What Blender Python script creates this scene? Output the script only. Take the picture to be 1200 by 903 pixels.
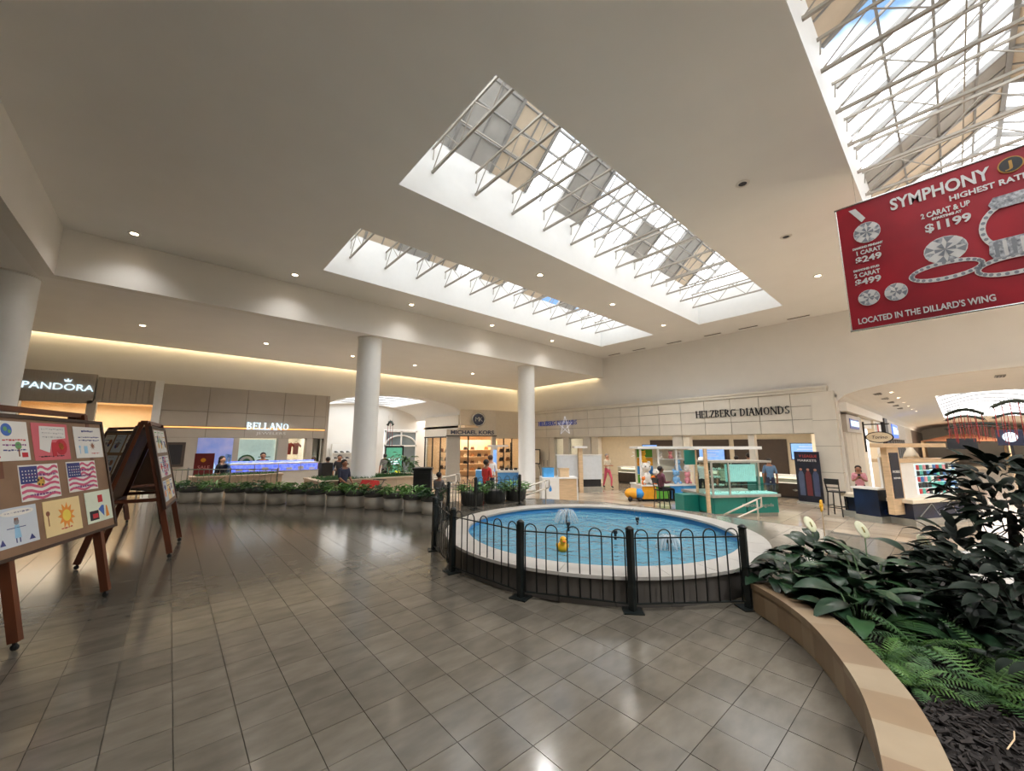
import bpy, bmesh, math, random
import numpy as np
from mathutils import Vector, Matrix, Euler
random.seed(7)
PI = math.pi
for o in list(bpy.data.objects): bpy.data.objects.remove(o)
SC = bpy.context.scene
COL = SC.collection
# ------------------------------------------------------------------ camera
EYE = 1.68
cam = bpy.data.cameras.new('camera'); cam.sensor_width = 36.0; cam.lens = 451.0/1200*36
cam.clip_start = 0.05; cam.clip_end = 400
camo = bpy.data.objects.new('camera', cam); COL.objects.link(camo)
camo.location = (0, 0, EYE)
camo.rotation_euler = (math.radians(90+8.64), 0, math.radians(48.7-90))
SC.camera = camo
# ------------------------------------------------------------------ world (bright, mostly overcast sky)
W = bpy.data.worlds.new('sky'); SC.world = W; W.use_nodes = True
nt = W.node_tree; nt.nodes.clear()
out = nt.nodes.new('ShaderNodeOutputWorld'); bg = nt.nodes.new('ShaderNodeBackground')
tc = nt.nodes.new('ShaderNodeTexCoord'); nz = nt.nodes.new('ShaderNodeTexNoise'); rp = nt.nodes.new('ShaderNodeValToRGB')
nz.inputs['Scale'].default_value = 2.2; nz.inputs['Detail'].default_value = 5
rp.color_ramp.elements[0].position = .35; rp.color_ramp.elements[0].color = (.085, .145, .25, 1)
rp.color_ramp.elements[1].position = .45; rp.color_ramp.elements[1].color = (1, .985, .96, 1)
nt.links.new(tc.outputs['Generated'], nz.inputs['Vector']); nt.links.new(nz.outputs['Fac'], rp.inputs['Fac'])
nt.links.new(rp.outputs['Color'], bg.inputs['Color']); nt.links.new(bg.outputs[0], out.inputs[0])
bg.inputs['Strength'].default_value = 2.35
# ------------------------------------------------------------------ view
SC.view_settings.view_transform = 'Standard'; SC.view_settings.look = 'None'
SC.view_settings.gamma = 1; SC.view_settings.use_curve_mapping = False
SC.view_settings.exposure = 1.06
cy = SC.cycles
cy.use_denoising = True; cy.max_bounces = 8; cy.diffuse_bounces = 5; cy.glossy_bounces = 4; cy.transparent_max_bounces = 16
cy.transmission_bounces = 4; cy.caustics_reflective = False; cy.caustics_refractive = False
cy.sample_clamp_indirect = 6
# daylight portals over the skylight openings: x0,x1,y0,y1
SKY = [(2.95, 17.0, 3.72, 6.86), (2.95, 17.0, 8.99, 12.03), (2.95, 17.0, -4.14, .74), (2.95, 17.0, -10.26, -7.12), (2.95, 17.0, -15.4, -12.4)]
ZC, ZB, ZL = 6.88, 5.66, -.62       # main ceiling, low ceiling, concourse floor
XW, YL = 19.47, 21.55               # far wall, left wall
YB, XB = 13.72, -2.47               # bulkhead lines
for x0, x1, y0, y1 in SKY:
    l = bpy.data.lights.new('daylight_portal', 'AREA'); l.shape = 'RECTANGLE'; l.size = x1-x0; l.size_y = y1-y0
    l.cycles.is_portal = True
    lo = bpy.data.objects.new('daylight_portal', l); COL.objects.link(lo); lo.location = ((x0+x1)/2, (y0+y1)/2, ZC+1.5)
def area(name, loc, sx, sy, power, rot=(0, 0, 0), color=(1, .86, .7)):
    l = bpy.data.lights.new(name, 'AREA'); l.shape = 'RECTANGLE'; l.size = sx; l.size_y = sy; l.energy = power; l.color = color
    o = bpy.data.objects.new(name, l); COL.objects.link(o); o.location = loc; o.rotation_euler = rot
    return o
# ------------------------------------------------------------------ helpers
def L(c):
    if isinstance(c, str): c = tuple(int(c[i:i+2], 16) for i in (0, 2, 4))
    return tuple(((v/255)/12.92 if v/255 <= .04045 else ((v/255+.055)/1.055)**2.4) for v in c)
MATS = {}
def mat(name, col, rough=.5, metal=0., var=.08, scale=6., bump=0., emit=0., alpha=1., col2=None, spec=.5, bscale=None, rand=0., stretch=None, world=False):
    if name in MATS: return MATS[name]
    m = bpy.data.materials.new(name); m.use_nodes = True; MATS[name] = m
    t = m.node_tree; b = t.nodes['Principled BSDF']; c = L(col)
    b.inputs['Roughness'].default_value = rough; b.inputs['Metallic'].default_value = metal
    b.inputs['Specular IOR Level'].default_value = spec
    co = t.nodes.new('ShaderNodeTexCoord'); n = t.nodes.new('ShaderNodeTexNoise'); r = t.nodes.new('ShaderNodeValToRGB')
    n.inputs['Scale'].default_value = scale; n.inputs['Detail'].default_value = 5
    src = co.outputs['Object']
    if world: src = t.nodes.new('ShaderNodeNewGeometry').outputs['Position']
    if stretch:
        mp = t.nodes.new('ShaderNodeMapping'); mp.inputs['Scale'].default_value = stretch
        t.links.new(src, mp.inputs['Vector']); src = mp.outputs['Vector']
    t.links.new(src, n.inputs['Vector']); t.links.new(n.outputs['Fac'], r.inputs['Fac'])
    c2 = L(col2) if col2 else tuple(min(1, v*(1+var)) for v in c)
    c1 = c if col2 else tuple(v*(1-var) for v in c)
    r.color_ramp.elements[0].position = .32; r.color_ramp.elements[1].position = .68
    r.color_ramp.elements[0].color = (*c1, 1); r.color_ramp.elements[1].color = (*c2, 1)
    sock = r.outputs['Color']
    if rand:
        oi = t.nodes.new('ShaderNodeObjectInfo'); ge = t.nodes.new('ShaderNodeNewGeometry')
        ad = t.nodes.new('ShaderNodeMath'); ad.operation = 'ADD'; fr = t.nodes.new('ShaderNodeMath'); fr.operation = 'FRACT'
        t.links.new(oi.outputs['Random'], ad.inputs[0]); t.links.new(ge.outputs['Random Per Island'], ad.inputs[1]); t.links.new(ad.outputs[0], fr.inputs[0])
        mr = t.nodes.new('ShaderNodeMapRange'); mr.inputs['To Min'].default_value = 1-rand; mr.inputs['To Max'].default_value = 1+rand
        t.links.new(fr.outputs[0], mr.inputs['Value'])
        mx = t.nodes.new('ShaderNodeVectorMath'); mx.operation = 'SCALE'
        t.links.new(sock, mx.inputs[0]); t.links.new(mr.outputs['Result'], mx.inputs['Scale']); sock = mx.outputs[0]
    t.links.new(sock, b.inputs['Base Color'])
    if bump:
        bp = t.nodes.new('ShaderNodeBump'); bp.inputs['Strength'].default_value = bump; bp.inputs['Distance'].default_value = .02
        n2 = t.nodes.new('ShaderNodeTexNoise'); n2.inputs['Scale'].default_value = bscale or scale*4; n2.inputs['Detail'].default_value = 4
        t.links.new(src, n2.inputs['Vector']); t.links.new(n2.outputs['Fac'], bp.inputs['Height']); t.links.new(bp.outputs['Normal'], b.inputs['Normal'])
    if emit:
        b.inputs['Emission Color'].default_value = (*c, 1); b.inputs['Emission Strength'].default_value = emit
    if alpha < 1: b.inputs['Alpha'].default_value = alpha
    return m
def glass(name, col=(235, 242, 245), clear=.88):
    m = bpy.data.materials.new(name); m.use_nodes = True; MATS[name] = m; t = m.node_tree; t.nodes.clear()
    o = t.nodes.new('ShaderNodeOutputMaterial'); tr = t.nodes.new('ShaderNodeBsdfTransparent'); gl = t.nodes.new('ShaderNodeBsdfGlossy')
    lw = t.nodes.new('ShaderNodeLayerWeight'); pw = t.nodes.new('ShaderNodeMath'); pw.operation = 'POWER'; pw.inputs[1].default_value = 5; fr = t.nodes.new('ShaderNodeMapRange'); fr.inputs['To Min'].default_value = .03; fr.inputs['To Max'].default_value = .6; t.links.new(lw.outputs['Facing'], pw.inputs[0]); t.links.new(pw.outputs[0], fr.inputs['Value']); mx = t.nodes.new('ShaderNodeMixShader')
    tr.inputs['Color'].default_value = (*[v*clear for v in L(col)], 1); gl.inputs['Roughness'].default_value = .03
    t.links.new(fr.outputs[0], mx.inputs[0]); t.links.new(tr.outputs[0], mx.inputs[1]); t.links.new(gl.outputs[0], mx.inputs[2]); t.links.new(mx.outputs[0], o.inputs[0])
    return m
class MB:
    def __init__(s): s.v = []; s.f = []
    def add(s, vs, fs, M=None):
        k = len(s.v); s.v += [tuple(M @ Vector(p)) if M else tuple(p) for p in vs]; s.f += [[i+k for i in f] for f in fs]; return s
    def box(s, x0, x1, y0, y1, z0, z1, M=None):
        if x0 > x1: x0, x1 = x1, x0
        if y0 > y1: y0, y1 = y1, y0
        if z0 > z1: z0, z1 = z1, z0
        return s.add([(x0,y0,z0),(x1,y0,z0),(x1,y1,z0),(x0,y1,z0),(x0,y0,z1),(x1,y0,z1),(x1,y1,z1),(x0,y1,z1)],
                     [(3,2,1,0),(4,5,6,7),(0,1,5,4),(1,2,6,5),(2,3,7,6),(3,0,4,7)], M)
    def bar(s, a, b, w, h=None):
        a = Vector(a); b = Vector(b); d = b-a; ln = d.length
        q = d.to_track_quat('Z', 'Y').to_matrix().to_4x4(); h = h or w
        return s.box(-w/2, w/2, -h/2, h/2, 0, ln, Matrix.Translation(a) @ q)
    def tube(s, pts, r, n=8, r1=None, caps=True):
        pts = [Vector(p) for p in pts]; N = len(pts); vs = []; fs = []; up = None
        for i, p in enumerate(pts):
            d = (pts[min(i+1, N-1)]-pts[max(i-1, 0)]).normalized()
            if up is None:
                up = Vector((0, 0, 1)) if abs(d.z) < .9 else Vector((1, 0, 0))
            a = d.cross(up).normalized(); b = a.cross(d).normalized(); up = b
            rr = r if r1 is None else r+(r1-r)*i/(N-1)
            for k in range(n):
                t = 2*PI*k/n; vs.append(p+a*(math.cos(t)*rr)+b*(math.sin(t)*rr))
        for i in range(N-1):
            for k in range(n):
                fs.append((i*n+k, i*n+(k+1) % n, (i+1)*n+(k+1) % n, (i+1)*n+k))
        if caps: fs += [tuple(range(n))[::-1], tuple(range((N-1)*n, N*n))]
        return s.add(vs, fs)
    def lathe(s, prof, n=24, c=(0, 0, 0), caps=True):
        vs = []; fs = []; N = len(prof)
        for r, z in prof:
            for k in range(n):
                t = 2*PI*k/n; vs.append((c[0]+r*math.cos(t), c[1]+r*math.sin(t), c[2]+z))
        for i in range(N-1):
            for k in range(n): fs.append((i*n+k, i*n+(k+1) % n, (i+1)*n+(k+1) % n, (i+1)*n+k))
        if caps: fs += [tuple(range(n))[::-1], tuple(range((N-1)*n, N*n))]
        return s.add(vs, fs)
    def sph(s, c, r, nu=12, nv=8, M=None):
        if not hasattr(r, '__len__'): r = (r, r, r)
        vs = []; fs = []
        for j in range(1, nv):
            p = PI*j/nv
            for i in range(nu):
                t = 2*PI*i/nu; vs.append((c[0]+r[0]*math.sin(p)*math.cos(t), c[1]+r[1]*math.sin(p)*math.sin(t), c[2]+r[2]*math.cos(p)))
        for j in range(nv-2):
            for i in range(nu): fs.append((j*nu+i, (j+1)*nu+i, (j+1)*nu+(i+1) % nu, j*nu+(i+1) % nu))
        a = len(vs); vs += [(c[0], c[1], c[2]+r[2]), (c[0], c[1], c[2]-r[2])]
        for i in range(nu):
            fs.append((a, i, (i+1) % nu)); fs.append((a+1, (nv-2)*nu+(i+1) % nu, (nv-2)*nu+i))
        return s.add(vs, fs, M)
    def ext(s, poly, z0, z1):          # poly in xy, counter-clockwise
        n = len(poly); vs = [(x, y, z0) for x, y in poly]+[(x, y, z1) for x, y in poly]
        return s.add(vs, [tuple(range(n))[::-1], tuple(range(n, 2*n))]+[(i, (i+1) % n, n+(i+1) % n, n+i) for i in range(n)])
    def plate(s, poly, y0, y1):        # poly in xz, thickness along y
        n = len(poly); vs = [(x, y0, z) for x, z in poly]+[(x, y1, z) for x, z in poly]
        return s.add(vs, [tuple(range(n)), tuple(range(n, 2*n))[::-1]]+[((i+1) % n, i, n+i, n+(i+1) % n) for i in range(n)])
    def disc(s, cx, cz, r, y0, y1, n=16, rz=None):
        rz = rz or r
        return s.plate([(cx+r*math.cos(2*PI*k/n), cz+rz*math.sin(2*PI*k/n)) for k in range(n)], y0, y1)
    def mesh(s, name, m, smooth=False):
        me = bpy.data.meshes.new(name); me.from_pydata(s.v, [], s.f); me.materials.append(m); me.validate()
        if smooth: me.polygons.foreach_set('use_smooth', [True]*len(me.polygons))
        return me
    def build(s, name, m, parent=None, smooth=False, bev=0.):
        o = bpy.data.objects.new(name, s.mesh(name, m, smooth)); COL.objects.link(o)
        if parent: o.parent = parent
        if bev:
            b = o.modifiers.new('bevel', 'BEVEL'); b.width = bev; b.segments = 2; b.limit_method = 'ANGLE'
        return o
def inst(name, me, parent=None, loc=(0, 0, 0), rot=(0, 0, 0), sc=(1, 1, 1)):
    o = bpy.data.objects.new(name, me); COL.objects.link(o); o.parent = parent
    o.location = loc; o.rotation_euler = rot; o.scale = sc if hasattr(sc, '__len__') else (sc, sc, sc); return o
def tag(o, label, cat, group=None):
    o['label'] = label; o['category'] = cat
    if group: o['group'] = group
    return o
def thing(name, label, cat, loc=(0, 0, 0), rz=0., group=None, M=None):
    o = bpy.data.objects.new(name, None); COL.objects.link(o); o.empty_display_size = .1
    if M is not None: o.matrix_world = M
    else: o.location = loc; o.rotation_euler = (0, 0, rz)
    return tag(o, label, cat, group)
def struct(o, label=None):
    o['kind'] = 'structure'
    if label: o['label'] = label
    return o
def sroot(name, loc=(0, 0, 0), rz=0.):
    o = bpy.data.objects.new(name, None); COL.objects.link(o); o.location = loc; o.rotation_euler = (0, 0, rz); o['kind'] = 'structure'; return o
def stuff(o): o['kind'] = 'stuff'; return o
def txt(s, size, parent, m, at, ext=.01, name='lettering', width=None, bold=0., shear=0., M=None, align='CENTER', rotx=True):
    """letters that face local -Y, centred on at"""
    cu = bpy.data.curves.new('t', 'FONT'); cu.body = s; cu.size = size; cu.extrude = ext; cu.align_x = align; cu.align_y = 'CENTER'; cu.offset = bold; cu.shear = shear
    cu.resolution_u = 3
    o = bpy.data.objects.new('t', cu); COL.objects.link(o)
    me = bpy.data.meshes.new_from_object(o); bpy.data.objects.remove(o); bpy.data.curves.remove(cu)
    xs = [v.co.x for v in me.vertices]
    k = width/(max(xs)-min(xs)) if width else 1
    for v in me.vertices:
        x, y, z = v.co; v.co = (x*k+at[0], -z+at[1], y+at[2])
    me.materials.clear(); me.materials.append(m); me.name = name
    o = bpy.data.objects.new(name, me); COL.objects.link(o); o.parent = parent
    return o
# a thick-and-thin serif alphabet, drawn in a unit-high box: stems, hairlines, bowls
def serif_text(s, height, width, parent, m, at, ext=.03, name='lettering'):
    T, H = .17, .075                       # thick and thin stroke
    def bar(p, q, w): return ('b', p, q, w)
    def st(x): return [bar((x, 0), (x, 1), T), bar((x-.13, .02), (x+.13, .02), .045), bar((x-.13, .98), (x+.13, .98), .045)]
    def arc(cx, cz, rx, rz, a0, a1, thick): return ('a', cx, cz, rx, rz, a0, a1, thick)
    G = {'H': (.9, st(.16)+st(.74)+[bar((.16, .5), (.74, .5), H)]),
         'E': (.72, st(.16)+[bar((.16, .97), (.62, .97), H), bar((.16, .03), (.64, .03), H), bar((.16, .52), (.5, .52), H), bar((.62, .8), (.62, 1), .05), bar((.64, 0), (.64, .22), .05), bar((.5, .42), (.5, .62), .045)]),
         'L': (.7, st(.16)+[bar((.16, .03), (.62, .03), H), bar((.62, 0), (.62, .24), .05)]),
         'Z': (.74, [bar((.08, .97), (.66, .97), H), bar((.62, .95), (.12, .05), T), bar((.08, .03), (.68, .03), H), bar((.09, .8), (.09, 1), .05), bar((.67, 0), (.67, .22), .05)]),
         'B': (.76, st(.16)+[arc(.3, .75, .3, .23, -90, 90, T), arc(.3, .26, .36, .24, -90, 90, T), bar((.16, .97), (.32, .97), H), bar((.16, .51), (.34, .51), H), bar((.16, .03), (.34, .03), H)]),
         'R': (.82, st(.16)+[arc(.3, .74, .32, .24, -90, 90, T), bar((.16, .97), (.32, .97), H), bar((.16, .5), (.34, .5), H), bar((.36, .5), (.74, .02), T), bar((.64, .02), (.84, .02), .045)]),
         'G': (.88, [arc(.46, .5, .38, .47, 45, 330, T), bar((.76, .03), (.76, .44), T*.9), bar((.6, .44), (.88, .44), .05), bar((.76, .78), (.76, 1), .05)]),
         'D': (.88, st(.16)+[arc(.34, .5, .44, .47, -90, 90, T), bar((.16, .97), (.36, .97), H), bar((.16, .03), (.36, .03), H)]),
         'I': (.36, st(.18)),
         'A': (.86, [bar((.42, 1), (.12, .02), H), bar((.42, 1), (.74, .02), T), bar((.24, .36), (.62, .36), H), bar((.0, .02), (.24, .02), .045), bar((.58, .02), (.9, .02), .045)]),
         'M': (1.08, [bar((.16, 0), (.16, 1), H), bar((.16, .98), (.52, .06), T), bar((.88, .98), (.52, .06), H), bar((.9, 0), (.9, 1), T), bar((.04, .02), (.28, .02), .045), bar((.76, .02), (1.04, .02), .045), bar((.04, .98), (.2, .98), .045), bar((.86, .98), (1.04, .98), .045)]),
         'O': (.92, [arc(.46, .5, .38, .47, 0, 360, T)]),
         'N': (.92, [bar((.14, 0), (.14, 1), H), bar((.14, .98), (.78, .04), T), bar((.78, 0), (.78, 1), H), bar((.02, .02), (.26, .02), .045), bar((.66, .98), (.9, .98), .045)]),
         'S': (.68, [arc(.34, .74, .24, .23, 30, 270, .12), arc(.34, .27, .25, .24, -150, 90, .14), bar((.56, .78), (.56, .98), .05), bar((.1, .03), (.1, .24), .05)]),
         ' ': (.5, [])}
    x = 0; kw = width/sum(G[ch][0] for ch in s); first = None
    for ch in s:
        adv, strokes = G[ch]; mb = MB()
        for q in strokes:
            if q[0] == 'b':
                _, p, e, w = q; dx, dz = e[0]-p[0], e[1]-p[1]; l = math.hypot(dx, dz); nx, nzz = -dz/l*w/2, dx/l*w/2
                mb.plate([(x+p[0]+nx, p[1]+nzz), (x+p[0]-nx, p[1]-nzz), (x+e[0]-nx, e[1]-nzz), (x+e[0]+nx, e[1]+nzz)], -ext, 0)
            else:
                _, cx, cz, rx, rz, a0, a1, th = q; n = 14; po = []; pi = []
                for k in range(n+1):
                    t = math.radians(a0+(a1-a0)*k/n); c, sn = math.cos(t), math.sin(t)
                    w = H+(th-H)*abs(c)**1.5
                    po.append((x+cx+rx*c, cz+rz*sn)); pi.append((x+cx+(rx-w)*c, cz+(rz-max(w*.5, H))*sn))
                for k in range(n): mb.plate([po[k], po[k+1], pi[k+1], pi[k]], -ext, 0)
        x += adv
        mb.v = [(at[0]-width/2+vx*kw, at[1]+vy, at[2]-height/2+vz*height) for vx, vy, vz in mb.v]
        if strokes: first = mb.build('letter', m, parent)
    return first
# pinhole of the photograph, for culling only
_f, _t, _a = 451.0, math.atan(68.5/451), math.radians(48.7)
def pix(X, Y, z):
    r = X*math.sin(_a)-Y*math.cos(_a); fh = X*math.cos(_a)+Y*math.sin(_a); up = z-EYE
    fw = fh*math.cos(_t)+up*math.sin(_t); v = up*math.cos(_t)-fh*math.sin(_t)
    return (600+_f*r/fw, 451.5-_f*v/fw) if fw > .05 else (-9e3, -9e3)
ORD = ['first', 'second', 'third', 'fourth', 'fifth', 'sixth', 'seventh', 'eighth', 'ninth', 'tenth', 'eleventh', 'twelfth', 'thirteenth', 'fourteenth', 'fifteenth', 'sixteenth']
# ------------------------------------------------------------------ shared materials
M_wall = mat('painted_plaster', (231, 228, 222), .55, var=.015, scale=1.5)
M_ceil = mat('ceiling_paint', (238, 236, 232), .6, var=.015, scale=1.2)
M_shaft = mat('skylight_white', (240, 241, 240), .5, var=.01)
M_steel = mat('truss_paint', (164, 157, 146), .45, var=.05)
M_mull = mat('mullion_grey', (150, 148, 145), .45, var=.05)
M_beigep = mat('roof_panel_beige', (214, 198, 176), .7, var=.05, scale=3)
M_greyp = mat('roof_panel_grey', (176, 174, 170), .7, var=.06, scale=3)
M_glass = glass('skylight_glass', (246, 249, 252), .95)
M_sglass = glass('shop_glass', (240, 244, 244), .95)
M_black = mat('black_metal', (26, 28, 30), .4, var=.1)
M_dark = mat('dark_plastic', (36, 36, 40), .5)
M_white = mat('white_laminate', (238, 238, 236), .35, var=.02)
M_chrome = mat('brushed_steel', (200, 200, 198), .25, metal=1., var=.05, scale=30)
M_wood = mat('pale_wood', (214, 186, 150), .45, var=.12, scale=3, stretch=(1, 1, 9))
M_stone = mat('limestone_panel', (216, 210, 198), .3, var=.04, scale=2, rand=.03)
M_joint = mat('panel_joint', (150, 142, 128), .6)
M_taupe = mat('taupe_panel', (180, 171, 158), .45, var=.03, scale=2, rand=.03)
M_brown = mat('dark_brown_wall', (74, 62, 54), .5, var=.08)
M_warm = mat('shop_warm_wall', (240, 214, 180), .6, var=.04)
M_cream = mat('shop_cream_wall', (236, 226, 206), .6, var=.03)
M_lamp = mat('lamp_lens', (255, 226, 190), .4, emit=14.)
M_lampc = mat('lamp_lens_white', (255, 246, 232), .4, emit=10.)
M_cove = mat('cove_strip', (255, 230, 184), .4, emit=3.6)
M_tile = mat('slate_tile', (94, 89, 80), .15, col2=(109, 103, 93), scale=4, rand=.15, bump=.012, bscale=14, spec=.6, stretch=(1, 2.2, 1), world=True)
M_grout = mat('grout', (84, 79, 70), .8)
# ------------------------------------------------------------------ floors
PLAT = [(-14, -20), (9.4, -20), (9.6, -1), (9.9, 1.6), (10.2, 4.3), (9.8, 7), (8.8, 9.0), (6.8, 9.9), (5.6, 10.4), (4.4, 12.0), (3.1, 13.7), (1.4, 15.3), (-.8, 16.6), (-14, 17.2)]
FC, FR = (5.47, 4.13), 2.42        # fountain centre and outer radius
WALLP = [(4.62, 1.55), (4.35, 1.22), (4.0, .93), (3.57, .70), (3.21, .54), (2.86, .44), (2.45, .36), (1.95, .29), (1.4, .25)]
floor = struct(MB().ext(PLAT, ZL, -.012).build('floor', M_grout))
def inpoly(x, y, P):
    c = False; n = len(P)
    for i in range(n):
        x0, y0 = P[i]; x1, y1 = P[i-1]
        if (y0 > y) != (y1 > y) and x < (x1-x0)*(y-y0)/(y1-y0)+x0: c = not c
    return c
PLBED = WALLP[::-1]+[(4.62, 1.55), (5.2, 1.55), (6.2, 1.6), (6.9, 1.3), (7.1, .3), (7.1, -7), (1.4, -7)]
TS = .3048; tiles = []
for i in range(-51, 28):
    for j in range(-72, 50):
        x, y = 1.705+TS*(i+.5), 2.37+TS*(j+.5)
        if not all(inpoly(x+a*.13, y+b*.13, PLAT) for a in (-1, 1) for b in (-1, 1)): continue
        if math.hypot(x-FC[0], y-FC[1]) < FR-.1: continue
        if inpoly(x, y, PLBED) and inpoly(x-.05, y+.12, PLBED): continue
        px, py = pix(x, y, 0)
        tiles.append((math.hypot(x, y) if -60 < px < 1260 and 520 < py < 1010 else 99, x, y))
tiles.sort()
g = TS/2-.0022
tm = MB(); tm.box(-g, g, -g, g, -.012, 0); tme = tm.mesh('floor_tile', M_tile)
rest = MB()
for k, (d, x, y) in enumerate(tiles):
    if k < 300: inst('floor_tile', tme, floor, (x, y, random.uniform(-.0006, .0006)))
    else: rest.box(x-g, x+g, y-g, y+g, -.012, random.uniform(-.0006, .0006))
stuff(rest.build('floor_tile_field', M_tile, floor))
M_step = mat('step_stone', (188, 176, 158), .3, var=.08)
for k in (1, 2, 3):
    P = []
    for x, y in PLAT[1:9]:
        d = math.hypot(x-4, y-3); P.append((x+(x-4)/d*.32*k, y+(y-3)/d*.32*k) if y > -19 else (x+.32*k, y))
    P += [(4, 9), (4, -20)]
    struct(MB().ext(P, ZL, -.155*k).build('floor_step', M_step))
def marble():
    m = mat('concourse_marble', (206, 193, 174), .12, col2=(168, 150, 130), scale=.7, stretch=(1, .35, 1), var=.1)
    t = m.node_tree; b = t.nodes['Principled BSDF']; old = b.inputs['Base Color'].links[0].from_socket
    br = t.nodes.new('ShaderNodeTexBrick'); br.offset = 0; br.inputs['Scale'].default_value = 1; br.inputs['Brick Width'].default_value = .61; br.inputs['Row Height'].default_value = .61
    br.inputs['Mortar Size'].default_value = .006; br.inputs['Color1'].default_value = (1, 1, 1, 1); br.inputs['Color2'].default_value = (.72, .68, .63, 1); br.inputs['Mortar'].default_value = (.55, .5, .45, 1)
    co = t.nodes.new('ShaderNodeTexCoord'); t.links.new(co.outputs['Object'], br.inputs['Vector'])
    mx = t.nodes.new('ShaderNodeMix'); mx.data_type = 'RGBA'; mx.blend_type = 'MULTIPLY'; mx.inputs['Factor'].default_value = 1
    t.links.new(old, mx.inputs['A']); t.links.new(br.outputs['Color'], mx.inputs['B']); t.links.new(mx.outputs['Result'], b.inputs['Base Color'])
    return m
struct(MB().box(-14, 77, -26, 36, ZL-.2, ZL).build('floor_concourse', marble()))
# ------------------------------------------------------------------ ceilings and bulkheads
YM = -17.12
def slab_with_holes(x0, x1, y0, y1, holes, z0, z1):
    xs = sorted({x0, x1, *[h[0] for h in holes], *[h[1] for h in holes]}); ys = sorted({y0, y1, *[h[2] for h in holes], *[h[3] for h in holes]})
    mb = MB()
    for a, b in zip(xs, xs[1:]):
        for c, d in zip(ys, ys[1:]):
            mx, my = (a+b)/2, (c+d)/2
            if any(h[0] < mx < h[1] and h[2] < my < h[3] for h in holes): continue
            mb.box(a, b, c, d, z0, z1)
    return mb
struct(slab_with_holes(XB, XW+.3, YM, YB, SKY, ZC, ZC+.25).build('ceiling', M_ceil))
struct(MB().box(XB-.02, XW, YB, YB+.3, ZB, ZC+.25).box(XB-.3, XB, YM, YB+.3, ZB, ZC+.25).box(XB-.02, XW, YM-.3, YM, ZB, ZC+.25).build('trim_bulkhead', M_wall))
struct(MB().box(-12, XW-.32, YB+.3, YL-.32, ZB, ZB+.15).box(-12, XB-.3, YM-.3, YB+.3, ZB, ZB+.15).box(-12, XW, -25, YM-.3, ZB, ZB+.15).build('ceiling_low', M_ceil))
struct(MB().box(-12, XW+.3, YL-.32, YL, ZB+.35, ZB+.5).box(XW-.32, XW+.3, YB+.3, YL, ZB+.35, ZB+.5).box(-12, XW-.32, YL-.34, YL-.32, ZB, ZB+.5).box(XW-.34, XW-.32, YB+.3, YL-.32, ZB, ZB+.5).build('ceiling_cove', M_ceil))
o = MB().box(-12, XW-.4, YL-.2, YL-.1, ZB+.1, ZB+.14).build('cove_light', M_cove); tag(o, 'long warm cove light strip along the top of the jewelry shop wall', 'light')
o = MB().box(XW-.2, XW-.1, YB+.4, YL-.3, ZB+.1, ZB+.14).build('cove_light', M_cove); tag(o, 'short warm cove light strip over the far end of the diamond store', 'light')
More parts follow.
